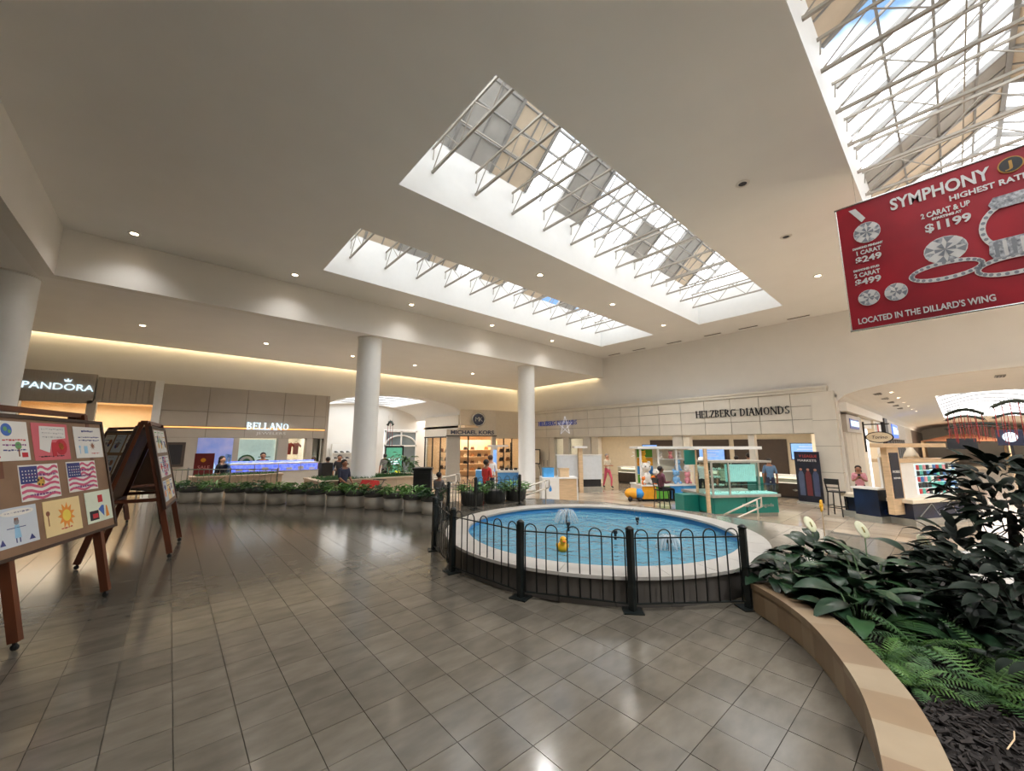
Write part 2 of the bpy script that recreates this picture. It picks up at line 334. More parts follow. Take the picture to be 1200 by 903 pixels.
# ------------------------------------------------------------------ skylights
def skylight(n, x0, x1, y0, y1, far, near, detail=True):
    r = sroot('window_%d' % n, ((x0+x1)/2, (y0+y1)/2, ZC)); r['label'] = 'long rectangular skylight number %d with white shaft and steel trusses' % n
    hx, hy = (x1-x0)/2, (y1-y0)/2; zt = 1.47
    MB().box(-hx, hx, hy, hy+.12, .25, zt).box(-hx, hx, -hy-.12, -hy, .25, zt).box(-hx-.12, -hx, -hy, hy, .25, zt).box(hx, hx+.12, -hy, hy, .25, zt).build('shaft', M_shaft, r)
    # a thin lining so that the shaft starts flush with the ceiling
    MB().box(-hx, hx, hy-.012, hy, 0, .3).box(-hx, hx, -hy, -hy+.012, 0, .3).box(-hx, -hx+.012, -hy, hy, 0, .3).box(hx-.012, hx, -hy, hy, 0, .3).build('lining', M_shaft, r)
    zr = zt+max(1.3, hy*.62); nb = len(far); bw = 2*hx/nb
    for k in range(nb):
        a, b = -hx+k*bw, -hx+(k+1)*bw
        for sgn, seq in ((1, far), (-1, near)):
            kind = seq[k]
            for u0, u1, kd in ((0, .55, kind[0]), (.55, 1, kind[-1])):
                if kd == 'o': continue
                P = [(a+.03, sgn*hy*(1-u0), zt+(zr-zt)*u0), (b-.03, sgn*hy*(1-u0), zt+(zr-zt)*u0), (b-.03, sgn*hy*(1-u1), zt+(zr-zt)*u1), (a+.03, sgn*hy*(1-u1), zt+(zr-zt)*u1)]
                m = {'g': M_glass, 'b': M_beigep, 'd': M_greyp}[kd]
                if kd == 'g': MB().add(P, [(0, 1, 2, 3)]).build('pane', m, r)
                else:
                    MB().add(P+[(x, y, z+.06) for x, y, z in P], [(0, 1, 2, 3), (7, 6, 5, 4), (0, 1, 5, 4), (1, 2, 6, 5), (2, 3, 7, 6), (3, 0, 4, 7)]).build('panel', m, r)
    for k in range(nb+1):
        x = -hx+k*bw
        for sgn in (1, -1):
            MB().bar((x, sgn*hy, zt), (x, 0, zr), .07, .1).build('rafter', M_mull, r)
            if k < nb: MB().bar((x+bw/2, sgn*hy, zt), (x+bw/2, 0, zr), .03, .05).build('glazing_bar', M_mull, r)
    for sgn in (1, -1):
        for u in (.28, .55, .8):
            MB().bar((-hx, sgn*hy*(1-u), zt+(zr-zt)*u), (hx, sgn*hy*(1-u), zt+(zr-zt)*u), .04, .06).build('purlin', M_mull, r)
    MB().bar((-hx, 0, zr), (hx, 0, zr), .09, .12).build('ridge_beam', M_mull, r)
    for sx in (-1, 1):
        MB().add([(sx*hx, -hy, zt), (sx*hx, hy, zt), (sx*hx, 0, zr)], [(0, 1, 2)]).build('pane', M_glass, r)
    # steel joists
    x = 3.71; k = 0
    while x < x1-.3:
        lx = x-(x0+x1)/2; mb = MB(); zl, zh = .65, 1.23
        mb.bar((lx, -hy, zl), (lx, hy, zl), .05, .05); mb.bar((lx, -hy, zh), (lx, hy, zh), .035, .05)
        mb.tube([(lx, -hy+.05, zl), (lx, -hy, zh)], .012, 5); mb.tube([(lx, hy-.05, zh), (lx, hy-.02, zl+.3)], .012, 5)
        n_ = max(4, int(2*hy/.55)); 
        if n_ % 2: n_ += 1
        ys = [-hy+2*hy*q/n_ for q in range(n_+1)]
        for q in range(n_):
            mb.tube([(lx, ys[q], zl if q % 2 == 0 else zh), (lx, ys[q+1], zh if q % 2 == 0 else zl)], .012, 5)
        mb.build('truss', M_steel, r)
        x += 1.16; k += 1
    for yy in (-hy*.45, hy*.35):
        MB().bar((-hx, yy, 1.25), (hx, yy, 1.25), .02, .03).build('bridging', M_steel, r)
    return r
skylight(1, *SKY[0], ['do', 'dd', 'bb', 'gg', 'dd', 'gg', 'gg', 'dg', 'gg', 'dd', 'bb', 'gg'], ['gg']*12)
skylight(2, *SKY[1], ['bb', 'bg', 'dd', 'bb', 'gg', 'bb', 'gg', 'bg', 'gg', 'dd', 'gg', 'gg'], ['gg']*12)
skylight(3, *SKY[2], ['bb', 'bb', 'bg', 'bd', 'gg', 'gg', 'gg', 'gg', 'dd', 'bb', 'gg', 'gg'], ['gg', 'gg', 'gg', 'gg', 'gg', 'gg', 'gg', 'bb', 'bb', 'gg', 'gg', 'gg'])
skylight(4, *SKY[3], ['gg', 'dd', 'gg', 'bb', 'gg', 'dd'], ['gg']*6)
skylight(5, *SKY[4], ['gg', 'dd', 'gg', 'bb', 'gg', 'dd'], ['gg']*6)
# ------------------------------------------------------------------ walls
def arch_z(u, c, half, zs, rise): 
    t = max(0, 1-((u-c)/half)**2); return zs+rise*math.sqrt(t)
LA = (10.25, 4.4, 3.45, 1.1)      # left corridor arch: centre, half width, spring, rise
RA = (-1.7, 4.6, 3.3, .74)        # right corridor arch
def arch_panel(mb, A, top, d0, d1, axis):
    c, hw, zs, rise = A; n = 32
    for k in range(n):
        u0, u1 = c+hw*(2*k/n-1), c+hw*(2*(k+1)/n-1)
        z0, z1 = arch_z(u0, *A), arch_z(u1, *A)
        if axis == 'x': P = [(u0, d0, z0), (u1, d0, z1), (u1, d0, top), (u0, d0, top), (u0, d1, z0), (u1, d1, z1), (u1, d1, top), (u0, d1, top)]
        else: P = [(d0, u0, z0), (d0, u1, z1), (d0, u1, top), (d0, u0, top), (d1, u0, z0), (d1, u1, z1), (d1, u1, top), (d1, u0, top)]
        mb.add(P, [(0, 1, 2, 3), (5, 4, 7, 6), (4, 5, 1, 0), (3, 2, 6, 7)])
    return mb
w = MB().box(-12, -4.4, YL, YL+.3, ZL, 6.2).box(-4.4, -.6, YL, YL+.3, 3.3, 6.2).box(-.6, 5.85, YL, YL+.3, 1.95, 6.2).box(14.65, XW+.3, YL, YL+.3, 3.4, 6.2)
arch_panel(w, LA, 6.2, YL, YL+.3, 'x'); struct(w.build('wall_left', M_wall))
w = MB().box(XW, XW+.3, 2.9, YL, 2.1, ZC).box(XW, XW+.3, 2.85, 3.0, ZL, 3.6).box(XW, XW+.3, -25, -6.3, ZL, ZC)
arch_panel(w, RA, ZC, XW, XW+.3, 'y'); struct(w.build('wall_far', M_wall))
struct(MB().box(-12.3, -12, -25, YL+.3, ZL, 6.2).build('wall_back', M_wall))
struct(MB().box(-12, XW+.3, -25.3, -25, ZL, 6.2).build('wall_right', M_wall))
# arch trims: a shallow moulded band that follows each arch
mb = MB(); 
for k in range(32):
    q = []
    for kk in (k, k+1):
        u = RA[0]+RA[1]*(2*kk/32-1); q.append((u, arch_z(u, *RA)))
    (u0, z0), (u1, z1) = q
    mb.add([(XW-.06, u0, z0), (XW-.06, u1, z1), (XW-.06, u1, z1+.16), (XW-.06, u0, z0+.16), (XW, u0, z0), (XW, u1, z1), (XW, u1, z1+.16), (XW, u0, z0+.16)], [(0, 1, 2, 3), (4, 5, 1, 0), (3, 2, 6, 7)])
struct(mb.build('trim_arch', M_wall))
# ------------------------------------------------------------------ columns
def column(x, y, label, z0=ZL):
    t = thing('round_column', label, 'column', (x, y, 0), 0, 'white round columns')
    MB().lathe([(.44, z0), (.44, z0+.1), (.425, z0+.12), (.425, ZB-.05), (.425, ZB)], 40).build('shaft', M_shaft, t, True)
    MB().lathe([(.46, ZB-.03), (.46, ZB)], 40).build('collar', M_wall, t)
column(-3.2, 14.35, 'thick white round column at the left edge beside the easels')
column(5.38, 14.35, 'white round column rising out of the low beige planter')
column(13.6, 14.35, 'white round column between the handbag shop and the diamond store')
# ------------------------------------------------------------------ right corridor
def vault(name, A, d0, d1, hole, axis, m):
    c, hw, zs, rise = A; mb = MB(); n = 40
    us = [c+hw*(2*k/n-1) for k in range(n+1)]
    if hole: us = sorted(set(us) | {hole[0], hole[1]})
    for u0, u1 in zip(us, us[1:]):
        segs = [(d0, d1)]
        if hole and hole[0] <= (u0+u1)/2 <= hole[1]: segs = [(d0, hole[2]), (hole[3], d1)]
        for a, b in segs:
            z0, z1 = arch_z(u0, *A), arch_z(u1, *A)
            P = [(u0, a, z0), (u1, a, z1), (u1, b, z1), (u0, b, z0)]
            if axis == 'y': P = [(p[1], p[0], p[2]) for p in P]
            P += [(x, y, z+.1) for x, y, z in P]
            mb.add(P, [(0, 1, 2, 3), (7, 6, 5, 4), (0, 1, 5, 4), (2, 3, 7, 6), (1, 2, 6, 5), (3, 0, 4, 7)])
    return struct(mb.build(name, m))
vault('ceiling_vault', RA, XW+.3, 76, (-3.75, .38, 27.5, 52), 'y', M_ceil)
vault('ceiling_vault', LA, YL+.3, 28.2, (7.4, 12.4, 22.6, 27.8), 'x', M_ceil)
r = sroot('window_6', (39.75, -1.7, 4.02)); r['label'] = 'arched skylight of the right hand mall corridor'
for k in range(9):
    x = -12.25+24.5*k/8
    mb = MB(); P = [(x, -2.1+4.2*q/12, .12+.55*math.sin(PI*q/12)) for q in range(13)]; mb.tube(P, .04, 6); mb.build('rib', M_mull, r, True)
for k in range(14):
    mb = MB(); xa, xb = -12.25+24.5*k/14, -12.25+24.5*(k+1)/14
    for q in range(12):
        y0, y1 = -2.1+4.2*q/12, -2.1+4.2*(q+1)/12; z0, z1 = .12+.55*math.sin(PI*q/12), .12+.55*math.sin(PI*(q+1)/12)
        mb.add([(xa, y0, z0), (xb, y0, z0), (xb, y1, z1), (xa, y1, z1)], [(0, 1, 2, 3)])
    mb.build('pane', M_glass, r)
r = sroot('window_7', (10, 25.9, 4.52)); r['label'] = 'bright skylight of the left hand mall corridor'
MB().box(-2.6, 2.4, -3.3, 1.9, .12, .14).build('pane', M_glass, r)
for k in range(5): MB().box(-2.6, 2.4, -3.3+1.3*k-.03, -3.3+1.3*k+.03, .06, .12).build('glazing_bar', M_mull, r)
struct(MB().box(XW+.3, 76, 2.9, 3.2, 2.5, 3.6).box(XW+.3, 76, -6.6, -6.3, ZL, 3.6).box(76, 76.3, -6.3, 2.9, ZL, 4.6).build('wall_corridor', M_wall))
struct(MB().box(5.5, 5.85, YL+.3, 28.2, ZL, 3.7).box(5.5, 12.0, 28.2, 28.5, ZL, 4.8).box(14.7, 21, 28.2, 28.5, ZL, 4.8).box(12.0, 14.7, 28.2, 28.5, 2.75, 4.8).build('wall_corridor_left', M_wall))
# ------------------------------------------------------------------ diamond store (far wall)
M_black_l = mat('black_letters', (24, 24, 28), .35)
M_blue_l = mat('blue_letters', (52, 68, 130), .4, emit=.25)
M_counter = mat('counter_brown', (70, 58, 50), .35, var=.1)
M_glow = mat('showcase_glow', (255, 244, 222), .4, emit=.6)
M_screen = mat('screen_blue', (112, 158, 226), .3, emit=.45, col2=(150, 190, 240), scale=3)
D = sroot('wall_diamond_store', (XW, 0, 0), -PI/2); D['label'] = 'pale stone shop front of the diamond store'
cols = [-19.4]; 
while cols[-1] < -3.5: cols.append(min(-3.15, cols[-1]+1.16))
MB().box(-19.4, -3.15, -.26, 0, 2.1, 3.95).build('backing', M_joint, D)
for a, b in zip(cols, cols[1:]):
    for z0, z1 in ((2.1, 2.66), (2.66, 3.2), (3.2, 3.74)):
        MB().box(a+.012, b-.012, -.3, -.24, z0+.012, z1-.012).build('stone_panel', M_stone, D)
MB().box(-19.4, -3.1, -.36, 0, 3.74, 3.86).box(-19.4, -3.08, -.4, 0, 3.86, 3.95).build('cornice', M_stone, D, bev=.01)
for a, b, m in ((-20.9, -18.14, M_stone), (-18.1, -17.68, M_stone), (-16.86, -16.43, M_stone), (-15.26, -14.66, M_stone), (-14.6, -14.11, M_cream), (-9.5, -9.0, M_stone), (-8.96, -8.63, M_cream), (-6.04, -5.8, M_stone)):
    MB().box(a, b, -.22, .1, ZL, 2.1).build('pier', m, D)
MB().box(-3.64, -2.9, -.33, .3, ZL, 3.735).build('pier', M_stone, D)
for z in (.6, 1.6, 2.6): MB().box(-3.645, -2.895, -.334, .0, z-.008, z+.008).build('joint', M_joint, D)
for a, b in ((-17.68, -16.86), (-16.43, -15.26)):
    MB().box(a, b, -.05, -.03, ZL+.1, 2.1).build('pane', M_sglass, D)
    MB().box(a, b, -.08, .0, ZL, ZL+.1).box(a, b, -.08, 0, 2.02, 2.1).build('frame', M_stone, D)
# room behind
MB().box(-18.6, -2.9, 6.4, 6.6, ZL, 3.2).box(-18.8, -18.6, .1, 6.6, ZL, 3.2).box(-3.1, -2.9, .3, 6.6, ZL, 3.2).build('shop_wall', M_cream, D)
MB().box(-18.8, -2.9, .1, 6.6, 2.45, 2.6).build('shop_ceiling', M_cream, D)
MB().box(-14.4, -9.2, 6.32, 6.4, ZL, 1.95).box(-8.9, -6.2, 6.32, 6.4, ZL, 1.95).build('brown_back_panel', M_brown, D)
for k in range(13): MB().disc(-14+k*.8, 0, .05, -.01, .01, 10).build('spot', M_lampc, D).matrix_local = Matrix.Translation((0, .55, 2.44)) @ Matrix.Rotation(PI/2, 4, 'X')
for yy in (-16.5, -12, -7.5, -4.6): 
    o = area('shop_ceiling_light', (XW+2.6, -yy, 2.4), 2.2, 3.2, 42, color=(1, .92, .8))
def sign(name, label, loc, rz): return thing(name, label, 'sign', loc, rz)
s = sign('store_sign', 'large black serif letters HELZBERG DIAMONDS on the pale stone fascia', (XW-.31, 6.28, 3.09), -PI/2)
serif_text('HELZBERG DIAMONDS', .34, 3.86, s, M_black_l, (0, 0, 0))
s = sign('store_sign', 'smaller blue letters HELZBERG DIAMONDS near the white column, with a star', (XW-.31, 20.2-.0, 0), -PI/2)
s.location = (XW-.31, 17.3, 3.05); serif_text('HELZBERG DIAMONDS', .3, 3.4, s, M_blue_l, (0, 0, 0))
M_star = mat('star_white', (236, 240, 250), .4, emit=.3)
mb = MB()
for k in range(5):
    a = PI/2+2*PI*k/5; b = a+4*PI/5
    mb.bar((.75+.62*math.cos(a), -.05, -.2+.62*math.sin(a)), (.75+.62*math.cos(b), -.05, -.2+.62*math.sin(b)), .014)
mb.build('star_outline', M_star, s)
def showcase(label, x0, x1, y0, y1, glow=True):
    t = thing('jewelry_counter', label, 'counter', ((x0+x1)/2, (y0+y1)/2, ZL)); a, b = (x1-x0)/2, (y1-y0)/2
    MB().box(-a+.04, a-.04, -b, b, 0, .08).build('plinth', M_dark, t)
    MB().box(-a, a, -b, b, .08, .62).build('base', M_counter, t)
    MB().box(-a+.02, a-.02, -b+.02, b-.02, .62, .64).box(-a+.3, a-.02, -b+.02, b-.02, .64, .92).build('lit_display', M_glow, t)
    n = max(1, int((y1-y0)/1.2))
    for k in range(n): 
        u = -b+.06+(2*b-.12)*k/n; MB().box(-a+.06, -a+.24, u+.1, u+(2*b-.12)/n-.1, .64, .8).build('tray', M_cream, t)
    MB().box(-a, -a+.012, -b, b, .64, .93).build('front_pane', M_sglass, t)
    MB().box(-a-.03, a+.03, -b-.03, b+.03, .93, .96).build('top', M_white, t)
    return t
showcase('long dark jewelry counter below the wall screen in the diamond store', 20.6, 21.3, 9.9, 13.7)
showcase('jewelry counter in the middle opening behind the teal kiosk', 20.9, 21.6, 6.3, 8.5)
t = showcase('jewelry counter beside the standing shoe banner', 20.3, 21.0, 3.75, 5.7)
MB().plate([(-.12, .3), (0, .25), (.12, .3), (0, .36)], -.01, 0).build('emblem', M_chrome, t).matrix_local = Matrix.Translation((-.36, 0, .05)) @ Matrix.Rotation(-PI/2, 4, 'Z')
def screen(label, x, y, z, w, h, rz=-PI/2, lines=True):
    t = thing('wall_screen', label, 'screen', (x, y, z), rz)
    MB().box(-w/2-.04, w/2+.04, 0, .06, -h/2-.04, h/2+.04).build('bezel', M_dark, t)
    MB().box(-w/2, w/2, -.008, 0, -h/2, h/2).build('display', M_screen, t)
    MB().box(-.05, .05, 0.06, .14, -.05, .05).build('bracket', M_dark, t)
    if lines:
        mb = MB()
        for k, (q, ww) in enumerate(((.22, .5), (.1, .62), (-.05, .35), (-.15, .55))): mb.box(-ww*w/2, ww*w/2, -.012, -.008, q*h*1.4-.015, q*h*1.4+.015)
        mb.build('text_lines', M_white, t)
screen('blue screen on the dark wall of the diamond store near the column', 25.7, 14.4, 1.28, 1.1, .66)
screen('blue screen above the open counter behind the toy stand', 25.7, 10.2, 1.1, 1.5, .8)
screen('blue screen at the right end of the diamond store above the counter', 24.6, 5.05, 1.3, 1.35, .8)
for k, (yy, n_) in enumerate(((12.9, 'left'), (10.6, 'right'))):
    t = thing('sparkle_decal', 'white star burst display on the dark shop wall, %s of the blue screen' % n_, 'decoration', (25.72, yy+2.5, .95), -PI/2)
    mb = MB()
    for q in range(9):
        a = 2*PI*q/9; l = .3+.25*((q*7) % 3)/2; mb.bar((0, 0, 0), (l*math.cos(a), 0, l*math.sin(a)), .025)
    mb.build('rays', M_star, t)
t = thing('framed_easel_sign', 'black framed white notice on a thin stand by the diamond store door', 'sign', (19.0, 19.05, ZL), -PI/2)
MB().box(-.32, .32, 0, .03, .95, 1.95).build('frame', M_black, t); MB().box(-.25, .25, -.006, 0, 1.02, 1.88).build('paper', M_cream, t)
for sx in (-1, 1): MB().bar((sx*.2, .02, .95), (sx*.3, .1, 0), .025).build('leg', M_black, t)
MB().bar((0, .04, 1.2), (0, .5, 0), .025).build('leg', M_black, t)
for k, sx in enumerate((18.6, 18.25)):
    tag(MB().box(XW-.26, XW-.235, sx, sx+.03, .2, .6).build('door_pull', M_chrome), ('%s steel door pull on the beige panels beside the diamond store window' % ['left', 'right'][k]), 'handle')
# ------------------------------------------------------------------ handbag shop (corner)
M_mk = mat('shop_front_cream', (224, 214, 198), .35, var=.03)
M_greyp2 = mat('pillar_grey', (182, 178, 170), .4, var=.03)
M_sil = mat('silver_letters', (88, 92, 112), .3, metal=.4)
ang = math.atan2(-1.35, 2.95); K = sroot('wall_handbag_shop', (13.5, 21.75, 0), ang); K['label'] = 'cream corner front of the handbag shop'
MB().box(.83, 3.24, 0, .6, 2.62, 3.95).build('upper_panel', M_mk, K)
MB().box(-.05, 3.28, -.08, .5, 2.24, 2.62).build('sign_band', M_mk, K)
MB().box(-.05, 3.3, -.12, .4, 2.18, 2.24).build('canopy_edge', M_dark, K)
MB().box(0, .86, 0, .5, ZL, 2.2).build('pillar', M_greyp2, K); MB().box(3.02, 3.24, 0, .5, ZL, 2.2).build('pillar', M_greyp2, K)
MB().box(1.35, 1.43, .0, .06, ZL, 2.2).build('door_frame', M_dark, K)
W2 = sroot('wall_handbag_window', (16.45, 20.4, 0), 0)
MB().box(0, 3.0, 0, .4, 2.4, 3.95).build('upper_panel', M_mk, W2)
MB().box(0, 3.0, .05, .3, 2.05, 2.4).build('window_head', M_mk, W2); MB().box(0, 3.0, 0, .3, ZL, ZL+.2).build('sill', M_mk, W2)
for x in (0.02, .75, 1.5, 2.25): MB().box(x, x+.05, .05, .12, ZL+.2, 2.1).build('mullion', M_dark, W2)
for k in range(3): MB().box(.07+.75*k, .75+.75*k, .08, .095, ZL+.2, 2.1).build('pane', M_sglass, W2)
W3 = sroot('wall_handbag_side', (14.3, 26.2, 0), -PI/2)
MB().box(0, 4.5, 0, .3, 2.2, 3.6).build('upper_panel', M_mk, W3); MB().box(0, 4.5, 0, .3, ZL, ZL+.15).build('sill', M_mk, W3)
MB().box(0, 4.5, -.04, .04, 2.12, 2.2).build('canopy_edge', M_dark, W3)
for x in (.0, 1.1, 2.2, 3.3): MB().box(x, x+.06, 0, .08, ZL+.15, 2.2).build('mullion', M_dark, W3)
for k in range(3): MB().box(.06+1.1*k, 1.1+1.1*k, .03, .045, ZL+.15, 2.2).build('pane', M_sglass, W3)
struct(MB().box(14.6, 19.7, 26.2, 26.4, ZL, 3.4).box(19.5, 19.7, 20.4, 26.4, ZL, 3.4).box(14.3, 19.7, 20.9, 26.4, 2.75, 2.9).build('wall_handbag_interior', M_warm))
area('shop_ceiling_light', (16.6, 23.2, 2.7), 2.5, 3, 110, color=(1, .8, .58))
s = sign('store_sign', 'dark silver letters MICHAEL KORS on the band over the handbag shop door', (13.5, 21.75, 2.43), ang)
txt('MICHAEL KORS', .34, s, M_sil, (1.65, -.1, 0), .02, width=2.9, bold=.008)
s = sign('round_emblem', 'round silver monogram emblem above the handbag shop lettering', (13.5, 21.75, 3.3), ang)
mb = MB(); P = [(2.05+.42*math.cos(2*PI*k/28), -.05, .42*math.sin(2*PI*k/28)) for k in range(29)]; mb.tube(P, .055, 6, caps=False); mb.build('ring', M_chrome, s, True)
MB().disc(2.05, 0, .38, -.03, 0, 24).build('disc', M_sil, s)
txt('M', .42, s, M_chrome, (1.95, -.04, 0), .02); txt('K', .42, s, M_chrome, (2.2, -.045, 0), .02)
M_bag = [mat('bag_brown', (96, 60, 40), .5), mat('bag_black', (34, 30, 30), .45), mat('bag_tan', (170, 116, 70), .5), mat('bag_cream', (222, 200, 170), .5)]
def bag(loc, rz, m, label, k=1.):
    t = thing('handbag', label, 'handbag', loc, rz, 'handbags on the shop shelves')
    MB().add([(-.15*k, -.06, 0), (.15*k, -.06, 0), (.15*k, .06, 0), (-.15*k, .06, 0), (-.11*k, -.03, .2*k), (.11*k, -.03, .2*k), (.11*k, .03, .2*k), (-.11*k, .03, .2*k)], [(3, 2, 1, 0), (4, 5, 6, 7), (0, 1, 5, 4), (1, 2, 6, 5), (2, 3, 7, 6), (3, 0, 4, 7)]).build('body', m, t)
    MB().tube([(-.07*k, 0, .2*k), (-.06*k, 0, .3*k), (.06*k, 0, .3*k), (.07*k, 0, .2*k)], .008, 5).build('handle', m, t)
t = thing('display_shelf', 'backlit display shelving inside the handbag shop doorway', 'shelf', (17.0, 23.4, ZL), ang)
MB().box(-1.6, 1.6, .2, .3, 0, 2.6).build('back_panel', M_warm, t)
for z in (.35, .85, 1.35, 1.85): MB().box(-1.6, 1.6, -.2, .2, z, z+.04).build('shelf_board', M_warm, t)
for sx in (-1.6, 1.56): MB().box(sx, sx+.04, -.2, .25, 0, 2.6).build('side_panel', M_warm, t)
ROWN = ['bottom', 'second', 'third', 'top']
for r_, z in enumerate((.39, .89, 1.39, 1.89)):
    for k in range(6):
        u = -1.3+.52*k; p = Vector((17.0, 23.4, 0))+Matrix.Rotation(ang, 3, 'Z') @ Vector((u, -.02, 0))
        bag((p.x, p.y, ZL+z), ang, M_bag[(k*3+r_*2) % 4], '%s bag from the left on the %s shelf of the doorway shelving' % (ORD[k], ROWN[r_]))
for side in (0, 1):
    t = thing('display_rack', ['tall display rack in the handbag shop side window', 'tall display rack in the handbag shop window beside the column'][side], 'rack', [(15.0, 24.2, ZL), (17.7, 21.3, ZL)][side], [-PI/2, 0][side])
    for sx in (-.9, .87): MB().box(sx, sx+.04, -.04, .04, 0, 2.4).build('upright', M_black, t)
    for z in (.5, 1.1, 1.7): MB().box(-.9, .9, -.16, .16, z, z+.03).build('shelf_board', M_wood, t)
    for r_, z in enumerate((.53, 1.13, 1.73)):
        for k in range(3):
            u = -.6+.6*k; p = Vector(t.location)+Matrix.Rotation([-PI/2, 0][side], 3, 'Z') @ Vector((u, 0, 0))
            bag((p.x, p.y, ZL+z), [-PI/2, 0][side], M_bag[(k+r_*3+side) % 4], '%s bag on the %s shelf of the %s window rack' % (ORD[k], ['low', 'middle', 'high'][r_], ['side', 'column'][side]), 1.2)
# ------------------------------------------------------------------ left wall shops
M_fluted = mat('fluted_taupe', (172, 164, 152), .5, var=.06, scale=4, stretch=(12, 1, 1))
M_halo = mat('halo_letters', (214, 236, 250), .4, emit=.6)
M_led = mat('orange_led', (240, 170, 100), .4, emit=.8)
Pn = sroot('wall_charm_shop', (0, YL, 0)); Pn['label'] = 'taupe shop front with warm lit windows behind the easels'
MB().box(-4.6, -2.35, -.25, 0, 3.18, 4.3).build('sign_fascia', M_fluted, Pn)
for k in range(9): MB().box(-2.3+.185*k, -2.3+.185*k+.175, -.2, 0, 3.25, 4.22).build('fascia_board', M_taupe, Pn)
MB().box(-4.7, -4.1, -.25, .1, ZL, 3.18).box(-2.5, -2.25, -.25, .1, ZL, 3.3).build('pier', M_fluted, Pn)
MB().box(-.68, -.42, -.35, .1, ZL, 4.25).build('pier', M_white, Pn)
for a, b in ((-4.1, -2.5), (-2.25, -.68)):
    MB().box(a, b, -.05, -.035, ZL+.1, 3.2).build('pane', M_sglass, Pn)
    MB().box(a, b, -.1, 0, ZL, ZL+.1).build('sill', M_fluted, Pn)
struct(MB().box(-4.9, -.4, YL+3.4, YL+3.6, ZL, 3.5).box(-5, -4.8, YL+.3, YL+3.6, ZL, 3.5).box(-.5, -.4, YL+.3, YL+3.6, ZL, 3.5).box(-5, -.4, YL+.1, YL+3.6, 3.4, 3.5).build('wall_charm_interior', M_warm))
area('shop_ceiling_light', (-2.6, YL+1.7, 3.3), 3.6, 2, 80, color=(1, .84, .64))
s = sign('store_sign', 'white halo lit letters PANDORA with a crown over the O', (-3.25, YL-.27, 3.74), 0)
txt('PANDORA', .33, s, M_halo, (0, 0, 0), .02, width=1.72, bold=.001)
MB().plate([(.13, .2), (.27, .2), (.3, .3), (.235, .25), (.2, .33), (.165, .25), (.1, .3)], -.02, 0).build('crown', M_halo, s)
for k in range(3):
    t = thing('display_case', '%s warm lit shelf case inside the taupe shop window behind the easels' % ['left', 'middle', 'right'][k], 'display case', (-3.6+1.25*k, YL+2.4, ZL))
    MB().box(-.5, .5, 0, .3, 0, 3.0).build('cabinet', M_cream, t)
    for z in (1.6, 2.1, 2.6): MB().box(-.5, .5, -.12, 0, z, z+.03).build('shelf_board', M_wood, t)
    mb = MB()
    for q in range(8): mb.box(-.42+.11*q, -.36+.11*q, -.1, -.04, 2.63, 2.72+.02*(q % 3))
    mb.build('small_boxes', M_brown, t)
Bn = sroot('wall_jewelry_shop', (0, YL, 0)); Bn['label'] = 'taupe panelled jewelry shop front with an orange light line'
MB().box(-.42, 5.9, -.22, 0, 1.95, 4.15).build('backing', M_joint, Bn)
xs = [-.42, 1.1, 2.5, 4.0, 5.35, 5.9]
for a, b in zip(xs, xs[1:]):
    for z0, z1 in ((1.95, 2.34), (2.43, 3.06), (3.06, 4.15)):
        MB().box(a+.012, b-.012, -.27, -.2, z0+.012, z1-.012).build('wall_panel', M_taupe, Bn)
MB().box(-.42, 5.95, -.262, -.23, 2.36, 2.41).build('light_line', M_led, Bn)
for a, b in ((-.42, .88), (2.12, 2.34), (3.86, 4.3), (5.1, 5.38)): MB().box(a, b, -.25, .2, ZL, 1.95).build('pier', M_taupe, Bn)
MB().box(5.9, 6.05, -.27, .2, ZL, 4.15).build('end_panel', M_taupe, Bn)
MB().box(-.15, .5, -.3, -.25, .75, 1.75).build('dark_display_frame', M_brown, Bn); MB().box(-.05, .4, -.31, -.3, .85, 1.65).build('dark_display', M_dark, Bn)
for a, b in ((2.34, 3.86), (4.3, 5.1), (5.38, 5.9)): MB().box(a, b, .0, .015, ZL, 1.95).build('pane', M_sglass, Bn)
struct(MB().box(.8, 5.9, YL+3.3, YL+3.5, ZL, 2.4).box(.7, .9, YL+.2, YL+3.4, ZL, 2.4).box(5.75, 5.9, YL+.3, YL+3.4, ZL, 2.4).box(.7, 5.9, YL+.1, YL+3.5, 2.3, 2.4).build('wall_jewelry_interior', M_cream))
area('shop_ceiling_light', (3.6, YL+1.6, 2.2), 3.6, 2, 60, color=(1, .9, .78))
s = sign('store_sign', 'white lit serif letters BELLANO above the orange light line', (3.4, YL-.3, 2.5), 0)
serif_text('BELLANO', .3, 1.72, s, M_halo, (0, 0, 0)); txt('JEWELERS', .17, s, M_white, (.15, 0, -.33), .01, width=1.2)
# posters
M_pblue = mat('poster_blue', (72, 128, 214), .4, emit=.15, col2=(214, 196, 214), scale=.8)
t = thing('lit_poster', 'blue lit poster of a water bottle in the jewelry shop front', 'poster', (1.5, YL-.27, .7))
MB().box(-.62, .62, 0, .06, -1.3, 1.24).build('panel', M_pblue, t)
mb = MB(); mb.lathe([(.14, 0), (.17, .1), (.17, .8), (.08, 1.0), (.08, 1.12)], 16, (-.1, -.0, -.75)); mb.v = [(x, y*.15-.02, z) for x, y, z in mb.v]; mb.build('bottle_print', mat('bottle_print', (176, 208, 236), .3, emit=.3), t, True)
MB().box(-.2, 0, -.03, 0, .38, .55).build('cap_print', mat('cap_print', (32, 60, 120), .3), t)
t = thing('lit_poster', 'pale green poster with a round green logo behind the jewelry kiosk', 'poster', (3.1, YL+.35, .9))
MB().box(-.78, .78, 0, .04, -.9, 1.0).build('panel', mat('poster_mint', (214, 232, 224), .4, emit=.3), t)
